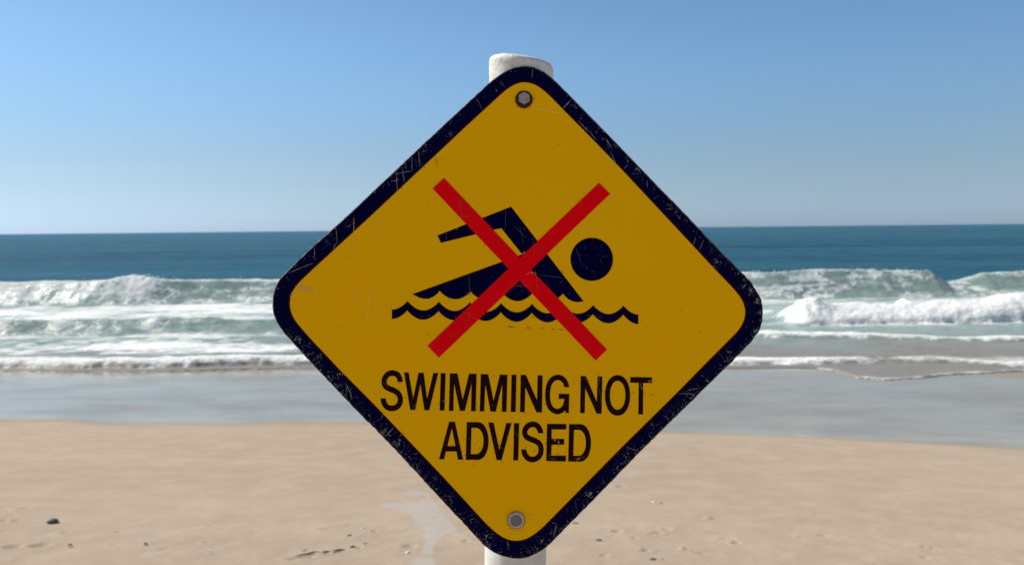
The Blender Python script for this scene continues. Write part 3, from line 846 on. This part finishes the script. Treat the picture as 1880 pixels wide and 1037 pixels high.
for q_ in range(1150):
    i = random.randrange(NO)
    if random.random() > dens(i): continue
    t = 1 - abs(random.gauss(0, .30)); 
    if t < .06 or t > .99: continue
    x, y = on_border(i, t)
    kind = random.random()
    if kind < .5:
        tgt = grey_s if t > .55 else steel_s
        tgt.blob(x, y, random.uniform(.5, 1.6) * (1.2 if t > .75 else .8))
    else:
        l = random.choice((3, 5, 8, 12)) * random.uniform(.6, 1.3)
        a = random.uniform(0, 6.28)
        # stay inside the border
        ed = outP[i] - inP[i]; wd = np.hypot(*ed)
        if l > wd * .5: a = math.atan2(*(outP[(i + 3) % NO] - outP[i])[::-1]) + random.gauss(0, .35)
        (steel_s if random.random() < .55 else grey_s).add(curve(x, y, a, l, random.gauss(0, .6)), random.uniform(.5, 1.3))
for q_ in range(150):                                   # long fine ones
    i = random.randrange(NO)
    if random.random() > dens(i): continue
    x, y = on_border(i, random.uniform(.25, .75)); ed = outP[i] - inP[i]
    a = math.atan2(ed[1], ed[0]) + random.gauss(0, .6)
    l = random.uniform(8, 20)
    steel_s.add(curve(x - math.cos(a) * l / 2, y - math.sin(a) * l / 2, a, l, random.gauss(0, .3)), random.uniform(.5, .9))
# the ones that can be recognised
for a_, b_, w in (((529.5, 501), (574, 483.5), 1.6), ((577.5, 454), (578, 477), 1.2), ((617, 419), (620, 448), 1.1), ((612, 459), (616, 447), 1.6), ((727.3, 313), (729.8, 350.5), 1.5),
                  ((738, 303), (742, 335), 1.2), ((756.5, 284), (756.8, 313), 1.0), ((768, 272), (771, 306), 1.4), ((728, 319), (756, 314), 1.4), ((873, 178), (886, 201), .8), ((1050, 181), (1034, 201), 1.8),
                  ((1062, 222), (1080, 243), 1.6), ((1082, 240), (1094, 258), 1.4), ((1112, 254), (1122, 272), 1.8), ((1121, 281), (1134, 303), 1.3), ((1333.5, 645.8), (1344, 646), 1.8), ((723, 784), (706, 802), 1.9),
                  ((976, 143), (979, 128), 1.4), ((1150, 820), (1172, 828), 1.6), ((1016, 986), (1021, 962), 1.5), ((1013, 958), (1022, 961), 1.3), ((931, 993), (934, 1002), 1.4), ((1362, 530), (1370, 521), 2.0),
                  ((1284, 459), (1291, 440), 1.1), ((1273, 449), (1277, 436), 1.4), ((584, 414), (600, 427), 1.0), ((634, 702), (645, 722), 1.6), ((643, 716), (646, 732), 1.6), ((1245, 722), (1300, 724), 1.2), ((1262, 716), (1282, 713), 1.2)):
    l = math.hypot(b_[0] - a_[0], b_[1] - a_[1]); a = math.atan2(b_[1] - a_[1], b_[0] - a_[0])
    grey_s.add(curve(a_[0], a_[1], a, l, random.gauss(0, .08), 8), w)
for x, y, r, m_ in ((602, 428, 4, 9), (727, 317, 4, 7), (812, 205, 3, 4), (891, 985, 7, 16), (895, 998, 6, 14), (885, 997, 5, 10), (994, 993, 5, 6), (1317, 482, 5, 9), (1313, 491, 3, 5), (1072, 236, 4, 6), (1170, 312, 4, 6),
                    (1382, 530, 8, 30), (1392, 552, 6, 26), (1397, 575, 4, 20), (1388, 610, 5, 20), (1300, 712, 6, 12), (1215, 790, 6, 12), (1145, 835, 6, 12), (1078, 905, 6, 14), (728, 812, 7, 18), (706, 795, 6, 14), (625, 690, 6, 14), (585, 655, 5, 12), (548, 622, 5, 12)):
    for _ in range(m_):
        (grey_s if random.random() < .8 else steel_s).blob(x + random.gauss(0, r * .6), y + random.gauss(0, r * .6), random.choice((.7, 1.0, 1.5, 2.6)) * random.uniform(.7, 1.3))
# pale scuff on the yellow at the left corner, marks by the lower bolt and the crossing
for _ in range(46):
    t = random.random()
    pale_s.blob(546 + 27 * t + random.gauss(0, 3), 524 + 9 * t + random.gauss(0, 2.4), random.uniform(.8, 2.6), .0003)
for _ in range(12): pale_s.blob(538 + random.gauss(0, 3), 541 + random.gauss(0, 3), random.uniform(.6, 1.8), .0003)
for _ in range(14): pale_s.blob(978 + random.gauss(0, 6), 501 + random.gauss(0, 1.6), random.uniform(.4, 1.3), .0007)
for _ in range(14): pale_s.blob(960 + random.gauss(0, 5), 464 + random.gauss(0, 1.5), random.uniform(.4, 1.4), .0007)
for x, y in ((816.5, 736), (817.5, 738), (1193, 698), (1192, 701), (1176, 707), (1178, 712), (1060, 843), (1064, 842), (1018, 808), (1026, 810)):
    for _ in range(4): pale_s.blob(x + random.gauss(0, 1.3), y + random.gauss(0, 1.3), random.uniform(.5, 1.4), .0005)
# hair scratches over pictogram and lettering
for q_ in range(70):
    x, y = random.choice([(random.uniform(900, 1060), random.uniform(390, 545)), (random.uniform(1055, 1118), random.uniform(445, 508)), (random.uniform(780, 1050), random.uniform(500, 548)), (random.uniform(725, 1165), 578)])
    a = random.choice([1.57, 1.2, .4, 2.6]) + random.gauss(0, .3)
    if abs(x - 1086) > 42 and x > 1000 and y < 440: continue
    inside_sw = (y > 484 + (921 - x) * .36 and x < 985) or (x > 925 and abs((y - 380) - 1.31 * (x - 938)) < 30) or abs(x - 1086) < 30 and abs(y - 476) < 30 or y > 577
    if not inside_sw: continue
    steel_s.add(curve(x, y, a, random.uniform(2, 10), random.gauss(0, .5)), random.uniform(.4, .9), .00045)
for a_, b_ in (((861, 500), (861, 545)), ((928, 385), (928, 425)), ((954, 415), (961, 448)), ((978, 435), (981, 455)), ((820, 426), (820, 441)), ((945, 415), (966, 436)), ((990, 504), (1036, 510)), ((1057, 455), (1068, 482)), ((929, 520), (972, 524))):
    l = math.hypot(b_[0] - a_[0], b_[1] - a_[1]); steel_s.add(curve(a_[0], a_[1], math.atan2(b_[1] - a_[1], b_[0] - a_[0]), l, random.gauss(0, .1), 8), .9, .00045)
for a_, l, a, b in (((851, 365), 36, 2.0, -.9), ((848, 366), 33, 2.15, -.8), ((849, 372), 28, 1.9, -.5), ((845, 399), 28, -.12, 0), ((848, 398), 8, -1.1, 0), ((1066.5, 368), 18, 1.57, 0), ((1029.5, 412), 7, 1.57, 0),
                    ((861, 557), 45, 1.57, .02), ((848, 570), 34, .55, 0), ((825, 616), 12, 0, 0), ((1095, 365), 6, 2.2, 0), ((985, 500), 46, 1.5, 0), ((980, 450), 30, 1.57, .05), ((1075, 618), 9, 2.0, -.6), ((1076, 639), 10, 0, -.2), ((929, 524), 46, .05, 0),
                    ((800, 650), 14, -1.2, 1.0), ((790, 636), 9, -.7, 0), ((890, 448), 6, 1.9, 0)):
    red_s.add(curve(a_[0], a_[1], a, l, b, 8), .8, .00066)
for _ in range(26):
    t = random.random(); x0, y0 = random.choice([(800 + 300 * t, 340 + 315 * t), (1105 - 305 * t, 350 + 295 * t)])
    red_s.blob(x0 + random.gauss(0, 5), y0 + random.gauss(0, 5), random.uniform(.4, 1.0), .00066)
for q_ in range(260):
    x = random.uniform(700, 1195); y = random.uniform(684, 758)
    if random.random() < .4: x = random.uniform(812, 1082); y = random.uniform(780, 845)
    if random.random() < .5: yel_s.add(curve(x, y, random.uniform(0, 3.14), random.uniform(2, 7), random.gauss(0, .4)), random.uniform(.4, .9), .0005)
    else: yel_s.blob(x, y, random.uniform(.3, .9), .0005)
for a_, b_, w in (((702, 701), (715, 711), 1.2), ((759, 751), (765, 738), 1.0), ((757, 746), (763, 741), .8), ((1072, 692), (1080, 698), 1.3), ((1099.5, 690), (1099.5, 712), 1.4), ((1100, 712), (1104, 738), 1.0), ((1114, 713), (1121, 713), .9), ((1174, 712), (1177, 702), 2.2),
                  ((976, 740), (983, 747), .9), ((906, 806), (926, 826), 1.1), ((943, 790), (953, 802), 1.1), ((1006, 838), (1012, 832), 1.2), ((1054, 780), (1066, 787), .9), ((1052, 842), (1076, 838), 1.3), ((1007, 840), (1024, 844), 1.5), ((822, 719), (829, 726), .9), ((1100, 687), (1101, 700), 1.0)):
    l = math.hypot(b_[0] - a_[0], b_[1] - a_[1]); yel_s.add(curve(a_[0], a_[1], math.atan2(b_[1] - a_[1], b_[0] - a_[0]), l, random.gauss(0, .1), 6), w, .0005)
fine_y = Sliv()
for a_, b_, w in (((650, 400), (648, 470), 1.2), ((683, 515), (671, 600), 1.6), ((652, 530), (649, 555), 1.5), ((624, 584), (624, 594), 1.4), ((700, 402), (704, 430), 1.4), ((725, 397), (724, 425), 1.3), ((690, 402), (688, 440), 1.0), ((976, 198), (1040, 210), 1.6),
                  ((916, 272), (906, 297), 1.2), ((1008, 260), (1016, 262), 1.8), ((1009, 226), (1006, 231), 1.2), ((656, 488), (658, 491), 2.0), ((576, 543), (584, 543), 2.4), ((564, 582), (572, 576), 1.6), ((1274, 620), (1280, 628), 1.2), ((1323, 598), (1322, 606), 2.6),
                  ((1292, 551), (1294, 554), 2.6), ((838, 422), (848, 405), .9), ((1262, 680), (1270, 676), 2.0), ((760, 775), (758, 784), 1.2), ((977, 947), (984, 946), 2.2), ((1275, 640), (1274, 655), 1.8), ((630, 640), (630, 650), 1.6)):
    l = math.hypot(b_[0] - a_[0], b_[1] - a_[1]); fine_y.add(curve(a_[0], a_[1], math.atan2(b_[1] - a_[1], b_[0] - a_[0]), l, random.gauss(0, .1), 8), w, .0003)
for _ in range(90):
    a_ = random.choice((1.57, 1.57, 1.75, 1.2, .3)) + random.gauss(0, .12)
    x_, y_ = random.uniform(600, 1300), random.uniform(240, 930)
    if abs(x_ - 950) + abs(y_ - 572) > 385 or 675 < y_ < 855: continue
    fine_y.add(curve(x_, y_, a_, random.uniform(5, 42), random.gauss(0, .12), 8), random.uniform(.35, .8), .0002)
dark_y = Sliv()
for a_, l in (((930, 600), 18), ((962, 601), 14), ((995, 602), 6), ((1010, 604), 12), ((1026, 605), 14)):
    for _ in range(5): dark_y.add(curve(a_[0] + random.uniform(0, l * .5), a_[1] + random.gauss(0, .8), random.gauss(.05, .15), l * random.uniform(.2, .6), 0, 4), random.uniform(.4, 1.0), .0003)
for x, y in ((785, 373), (1225, 496), (1278, 507), (1284, 610), (1251, 570), (1177, 589), (1165, 673), (868, 853), (802, 333), (622, 473), (1097, 684), (1026, 266), (820, 612), (786, 613)):
    dark_y.blob(x, y, random.uniform(.9, 1.5), .0003)
for a_, b_ in (((800, 287), (803, 307)), ((778, 305), (780, 309)), ((736, 344), (738, 347))):
    l = math.hypot(b_[0] - a_[0], b_[1] - a_[1]); dark_y.add(curve(a_[0], a_[1], math.atan2(b_[1] - a_[1], b_[0] - a_[0]), l, 0, 5), 1.1, .0003)
grey_s.make('paint_chips', flat_mat('bare_metal_scuff', (.14, .125, .105), (.30, .27, .23)))
steel_s.make('border_scratches', flat_mat('blue_grey_scuff', (.035, .050, .060), (.085, .10, .105)))
yel_s.make('letter_scratches', flat_mat('yellow_brown_scuff', (.11, .048, .008), (.18, .10, .03)))
pale_s.make('pale_scuffs', flat_mat('pale_scuff', (.60, .38, .13), (.72, .52, .27)))
red_s.make('stripe_scratches', flat_mat('red_scuff', (.48, .035, .012), (.52, .085, .02)))
fine_y.make('panel_scratches', flat_mat('bright_yellow_scuff', (.97, .60, .05), (.98, .66, .11), .4))
dark_y.make('panel_marks', flat_mat('dark_mark', (.20, .10, .008), (.28, .14, .01)))

# post ---------------------------------------------------------------
R = 0.0402; PY = SY + TH + .0006 + R
pt = on_y(957, 110, PY); pb = on_y(946, 1037, PY)
ax = (pt - pb); 
NS = 96
zt = on_y(957, 98.5, PY - R)[2]
prof = [(R, -0.35)]
def axis_at(z): return pb + ax * ((z - pb[2]) / ax[2])
verts, faces = [], []
zs = list(np.concatenate([[-0.45], np.linspace(-.1, .9, 12), np.linspace(.95, zt - .035, 30), np.linspace(zt - .033, zt - .008, 14)]))
ringsP = []
for z in zs: ringsP.append((z, R, 0))
for q_ in range(1, 8):
    a_ = math.radians(q_ * 90 / 7); ringsP.append((zt - .008 + .008 * math.sin(a_), R - .008 * (1 - math.cos(a_)), 1))
for r_ in (.8, .6, .3, .05): ringsP.append((zt, (R - .008) * r_, 1))
for ri, (z, r_, tp_) in enumerate(ringsP):
    c = axis_at(z)
    for s in range(NS):
        t = s / NS * 2 * math.pi
        wgt = max(0, min(1, (z - (zt - .08)) / .08))
        slope = -0.150 * r_ * math.cos(t) * wgt - .0
        nz = float(fbm(np.array([s * .9 + 40.0]), np.array([z * 260.0]), 3, 7)[0] - .5)
        nzz = float(vnoise(np.array([s * 1.0]), np.array([z * 420.]), 9)[0] - .5)
        rr = r_ + (nz * .0008 + nzz * .0005) * wgt + nz * .0003
        verts.append((c[0] + rr * math.cos(t), PY + rr * math.sin(t) * (1 if math.sin(t) > 0 else 1), z + slope + (nzz * .0005 + nz * .0010) * wgt * (1 if tp_ else .3)))
for r in range(len(ringsP) - 1):
    for s in range(NS):
        j = (s + 1) % NS
        faces.append((r * NS + s, r * NS + j, (r + 1) * NS + j, (r + 1) * NS + s))
faces.append(tuple(range((len(ringsP) - 1) * NS, len(ringsP) * NS)))
k = NT('white_weathered_paint')
a = k.noise(k.map(), 22, 5, .65); b = k.noise(k.map(), 130, 6, .75); c2 = k.noise(k.map((1, 1, .25)), 45, 5, .7)
z_ = k.sep(k.coord.outputs['Object'])
col = k.mix(k.ramp(a, .35, .7), (.80, .80, .76), (.62, .61, .57))
topz = k.ramp(z_[2], zt - .07, zt - .012)
col = k.mix(k.math('MULTIPLY', topz, k.ramp(b, .50, .70, 0, .4)), col, (.20, .185, .165))
col = k.mix(k.math('MULTIPLY', topz, k.ramp(a, .54, .66, 0, .5)), col, (.17, .15, .13))
col = k.mix(k.ramp(c2, .66, .74, 0, .6), col, (.28, .22, .17))
k.p(Base_Color=col, Roughness=.62, Specular_IOR_Level=.3, Normal=k.bump(b, k.math('ADD', k.math('MULTIPLY', topz, .3), .10), .0012))
link('post', mesh_pf('post', verts, faces, True), k.m, sign)

# bolts --------------------------------------------------------------
def lathe(name, cx, cy, prof, mat, parent, n_=40, hexr=None, rot=.0, socket=False, smooth=True):
    """prof: (radius px, proud mm) rings from outside in, around a point of the sign plane"""
    c = np.array(SP(cx, cy)); V, F = [], []
    for r_, o in prof:
        for s in range(n_):
            t = s / n_ * 2 * math.pi
            rr = r_ * .00066
            if hexr:
                tt = (t + rot) % (math.pi / 3) - math.pi / 6
                rr = rr * math.cos(math.pi / 6) / math.cos(tt)
            V.append((c[0] + rr * math.cos(t), c[1] - o * .001, c[2] + rr * math.sin(t)))
    for r in range(len(prof) - 1):
        for s in range(n_):
            j = (s + 1) % n_
            F.append((r * n_ + s, r * n_ + j, (r + 1) * n_ + j, (r + 1) * n_ + s))
    F.append(tuple(range((len(prof) - 1) * n_, len(prof) * n_)))
    return link(name, mesh_pf(name, V, F, False), mat, parent)
k = NT('rusty_iron')
a = k.noise(k.map(), 160, 5, .7)
k.p(Base_Color=k.mix(k.ramp(a, .35, .7), (.020, .005, .0025), (.075, .020, .007)), Roughness=.8)
rust_m = k.m
k = NT('grey_galvanised_steel')
a = k.noise(k.map(), 210, 5, .7); b = k.noise(k.map(), 600, 3, .7)
k.p(Base_Color=k.mix(k.ramp(a, .35, .65), (.25, .24, .24), (.38, .37, .37)), Roughness=.6, Metallic=.2, Normal=k.bump(b, .3, .0004))
gal_m = k.m
k = NT('pale_zinc')
a = k.noise(k.map(), 260, 5, .7); b = k.noise(k.map(), 90, 3, .6)
k.p(Base_Color=k.mix(k.ramp(a, .35, .65), (.34, .31, .27), (.62, .58, .52)), Roughness=.5, Metallic=.3, Normal=k.bump(a, .35, .0005))
zinc_m = k.m
w = lathe('washer', 962.0, 183.0, [(16.0, .15), (15.8, .8), (14.6, 1.3), (7, 1.3)], rust_m, sign); w['label'] = 'dark rust-brown washer under the upper bolt'
b = lathe('bolt', 962.3, 181.2, [(11.6, 1.31), (11.6, 4.6), (10.4, 5.3), (4, 5.5)], gal_m, sign, hexr=True, rot=math.pi / 6); b['label'] = 'grey hexagonal bolt head at the top corner'
w = lathe('washer', 947.6, 954.0, [(16.8, .15), (16.5, .7), (15.6, 1.0), (13, 1.0)], rust_m, sign); w['label'] = 'thin dark washer rim round the lower bolt'
b = lathe('bolt', 947.6, 953.0, [(15.7, 1.02), (15.6, 2.6), (14.6, 3.5), (12.5, 3.9), (11.4, 3.8), (10.6, 2.7), (9.2, 2.5), (8.2, 2.9), (5.4, 3.0), (3.0, 2.9), (1.5, 2.9)], zinc_m, sign); b['label'] = 'round pale zinc bolt head with a ring groove at the bottom corner'
k = NT('dark_socket'); k.p(Base_Color=k.mix(k.noise(k.map(), 300, 4, .7), (.09, .09, .095), (.26, .25, .24)), Roughness=.7)
lathe('socket_groove', 947.6, 953.4, [(11.2, 2.75), (10.9, 3.0), (8.6, 3.0), (7.6, 3.0)], k.m, b)
# rust flecks below the upper bolt, dull brown flecks below the lower bolt
g = Sliv()
for _ in range(60):
    t = random.uniform(-.3, 3.5); rr = random.uniform(15.5, 19)
    g.blob(962 + rr * math.cos(t), 183 + rr * math.sin(t), random.uniform(.4, 1.3), .0002)
g.make('rust_stain', flat_mat('rust_stain', (.34, .14, .004), (.42, .18, .003)))
g = Sliv()
for _ in range(40):
    t = random.uniform(.5, 2.7); rr = random.uniform(17, 20.5)
    g.blob(947.6 + rr * math.cos(t), 954 + rr * math.sin(t), random.uniform(.4, 1.4), .0002)
g.make('lower_bolt_flecks', flat_mat('dull_brown_fleck', (.40, .22, .05), (.46, .30, .12)))

# ------------------------------------------------------------------ bits lying on the sand
import bmesh
def stone_mesh(seed, sx, sy, sz, name):
    rnd = random.Random(seed); b = bmesh.new(); bmesh.ops.create_icosphere(b, subdivisions=3, radius=1)
    ph = [rnd.uniform(0, 6) for _ in range(6)]
    for v in b.verts:
        c = v.co
        d = 1 + .14 * math.sin(2.1 * c.x + ph[0]) + .12 * math.sin(2.7 * c.y + ph[1]) + .10 * math.sin(3.3 * c.z + ph[2]) + .05 * math.sin(7 * c.x + 5 * c.y + ph[3])
        v.co = Vector((c.x * sx * d, c.y * sy * d, c.z * sz * d))
    me = bpy.data.meshes.new(name); b.to_mesh(me); b.free()
    me.polygons.foreach_set('use_smooth', [True] * len(me.polygons)); return me
def shell_mesh(seed, s, name):
    """ribbed half of a bivalve lying dome up"""
    rnd = random.Random(seed); V, F = [], []; NR, NA = 7, 22
    for r in range(NR + 1):
        q_ = r / NR
        for a in range(NA + 1):
            t = -1.25 + 2.5 * a / NA
            rib = 1 + .05 * math.cos(a * math.pi)
            x = s * q_ * math.sin(t) * rib * 1.05; y = s * q_ * math.cos(t) * rib
            z = s * .42 * (1 - q_ ** 2) * (0.5 + .5 * q_) * 1.6 * rib + .001 - s * .05
            V.append((x, y - s * .5, z))
    for r in range(NR):
        for a in range(NA):
            i = r * (NA + 1) + a; F.append((i, i + 1, i + NA + 2, i + NA + 1))
    me = mesh_pf(name, V, F, True); return me
k = NT('dark_stone'); a = k.noise(k.map(), 60, 5, .6); k.p(Base_Color=k.mix(a, (.065, .060, .058), (.13, .12, .11)), Roughness=.8, Normal=k.bump(a, .4, .004)); dstone = k.m
k = NT('brown_stone'); a = k.noise(k.map(), 60, 5, .6); k.p(Base_Color=k.mix(a, (.15, .115, .085), (.25, .195, .15)), Roughness=.85, Normal=k.bump(a, .4, .004)); bstone = k.m
k = NT('white_shell'); a = k.noise(k.map((1, 1, 1)), 90, 5, .6); k.p(Base_Color=k.mix(a, (.62, .60, .56), (.80, .79, .77)), Roughness=.45, Normal=k.bump(a, .2, .002)); shellm = k.m
k = NT('dry_seaweed'); a = k.noise(k.map(), 90, 5, .6); k.p(Base_Color=k.mix(a, (.05, .038, .026), (.12, .09, .06)), Roughness=.85); weedm = k.m
def drop(o, px, py, lift, rz=0):
    p = on_beach(px, py); o.location = (p[0], p[1], float(beach_z(p[0], p[1])) + .018 + lift); o.rotation_euler = (0, 0, rz); return p
stones = [  # px, py, width px, material, label
    (97, 960, 16, 'd', 'black flat pebble alone on the sand at the far left'),
    (128, 1005, 7, 'b', 'tiny brown pebble in front of the black pebble at the left'),
    (268, 1002, 7, 'b', 'tiny brown pebble on smooth sand left of the seaweed strand'),
    (1056, 966, 14, 'd', 'dark pebble close beside the lower right edge of the sign'),
    (1100, 999, 15, 'd', 'dark grey pebble below right of the sign with a white shell at its left'),
    (1213, 929, 9, 'b', 'small brown pebble just right of the farthest white shell'),
    (1288, 961, 8, 'b', 'small brown pebble on open sand right of the sign beside a pale sand ridge'),
    (1468, 994, 11, 'd', 'dark pebble with a pale shell fragment at its left, right of centre'),
    (1208, 1017, 8, 'd', 'small dark pebble in the cluster right of the post near the bottom edge'),
    (1199, 1033, 15, 'd', 'nearest dark pebble at the very bottom edge right of the post'),
    (1216, 1033, 8, 'b', 'small brown pebble touching the bottom edge pebble on its right'),
    (1268, 1017, 9, 'b', 'brown pebble on the right side of the pebble cluster near the bottom'),
    (647, 1009, 9, 'd', 'dark pebble at the right end of the seaweed strand'),
    (670, 1003, 7, 'b', 'little brown pebble last in the line beyond the seaweed strand'),
    (642, 988, 8, 'd', 'small dark pebble lying behind the line of seaweed bits'),
    (1697, 1011, 7, 'b', 'small brown pebble among the footmarks at the far right'),
    (1355, 1004, 6, 'b', 'tiny brown pebble in a hollow between the pebble cluster and the lone dark pebble')]
for i, (px, py, w, m_, lab) in enumerate(stones):
    p = on_beach(px, py); s = np.linalg.norm(p - CAM) / FPX * w * .5
    me = stone_mesh(i + 3, s, s * .8, s * .42, 'pebble')
    o = link('pebble', me, dstone if m_ == 'd' else bstone); drop(o, px, py, s * .08, random.uniform(-.5, .5))
    tag(o, lab, 'pebble', 'pebbles scattered on the sand')
shells = [(1198, 926, 6, 'white shell farthest up the sand right of the sign'), (1088, 995, 6, 'white shell at the left of the dark grey pebble near the post'),
          (386, 1016, 7, 'white shell alone on the sand at the lower left'), (665, 975, 6, 'white shell on smooth sand behind the seaweed strand'),
          (749, 1019, 8, 'white shell left of the post between seaweed and sign'), (1452, 993, 8, 'pale shell fragment at the left of the lone dark pebble right of centre'),
          (1651, 1025, 10, 'pale shell at the lower right near the bottom edge'), (1252, 1013, 7, 'pale shell left of the brown pebble in the right cluster')]
for i, (px, py, w, lab) in enumerate(shells):
    p = on_beach(px, py); s = np.linalg.norm(p - CAM) / FPX * w * .6
    o = link('shell', shell_mesh(i, s, 'shell'), shellm); drop(o, px, py, 0.0, random.uniform(0, 6))
    tag(o, lab, 'shell', 'shells scattered on the sand')
# seaweed strand and scraps
def weed(pxs, w, lab):
    pts = [on_beach(*q) for q in pxs]; c = pts[len(pts) // 2]
    V, F = [], []; n_ = 8; Q = catmull([p for p in pts], 8)
    for i, p in enumerate(Q):
        s = np.linalg.norm(p - CAM) / FPX * w * .5 * (.35 + .65 * math.sin(math.pi * (i + .5) / len(Q))) * random.uniform(.7, 1.25)
        T = Q[min(i + 1, len(Q) - 1)] - Q[max(i - 1, 0)]; T /= np.linalg.norm(T); side = np.array([-T[1], T[0], 0]); side /= np.linalg.norm(side)
        zc = float(beach_z(p[0], p[1])) + .018
        for a in range(n_):
            t = a / n_ * 2 * math.pi
            V.append(tuple(np.array([p[0], p[1], zc + s * .25]) + side * math.cos(t) * s * 1.2 + np.array([0, 0, 1]) * math.sin(t) * s * .55 - np.array([c[0], c[1], 0])))
    for i in range(len(Q) - 1):
        for a in range(n_):
            b = (a + 1) % n_; F.append((i * n_ + a, i * n_ + b, (i + 1) * n_ + b, (i + 1) * n_ + a))
    F.append(tuple(range(n_))[::-1]); F.append(tuple(range((len(Q) - 1) * n_, len(Q) * n_)))
    o = link('seaweed', mesh_pf('seaweed', V, F, True), weedm); o.location = (c[0], c[1], 0)
    tag(o, lab, 'seaweed', 'dry seaweed bits in a line')
weed([(546, 1026), (556, 1023), (566, 1022), (575, 1019), (586, 1017)], 4.5, 'long dry brown seaweed strand on the sand left of the post')
weed([(593, 1018.5), (599, 1018), (606, 1017.5)], 5.5, 'short seaweed scrap just right of the long strand')
weed([(614, 1016), (622, 1015), (634, 1014)], 5.5, 'middle seaweed scrap between the short scrap and the dark pebble')
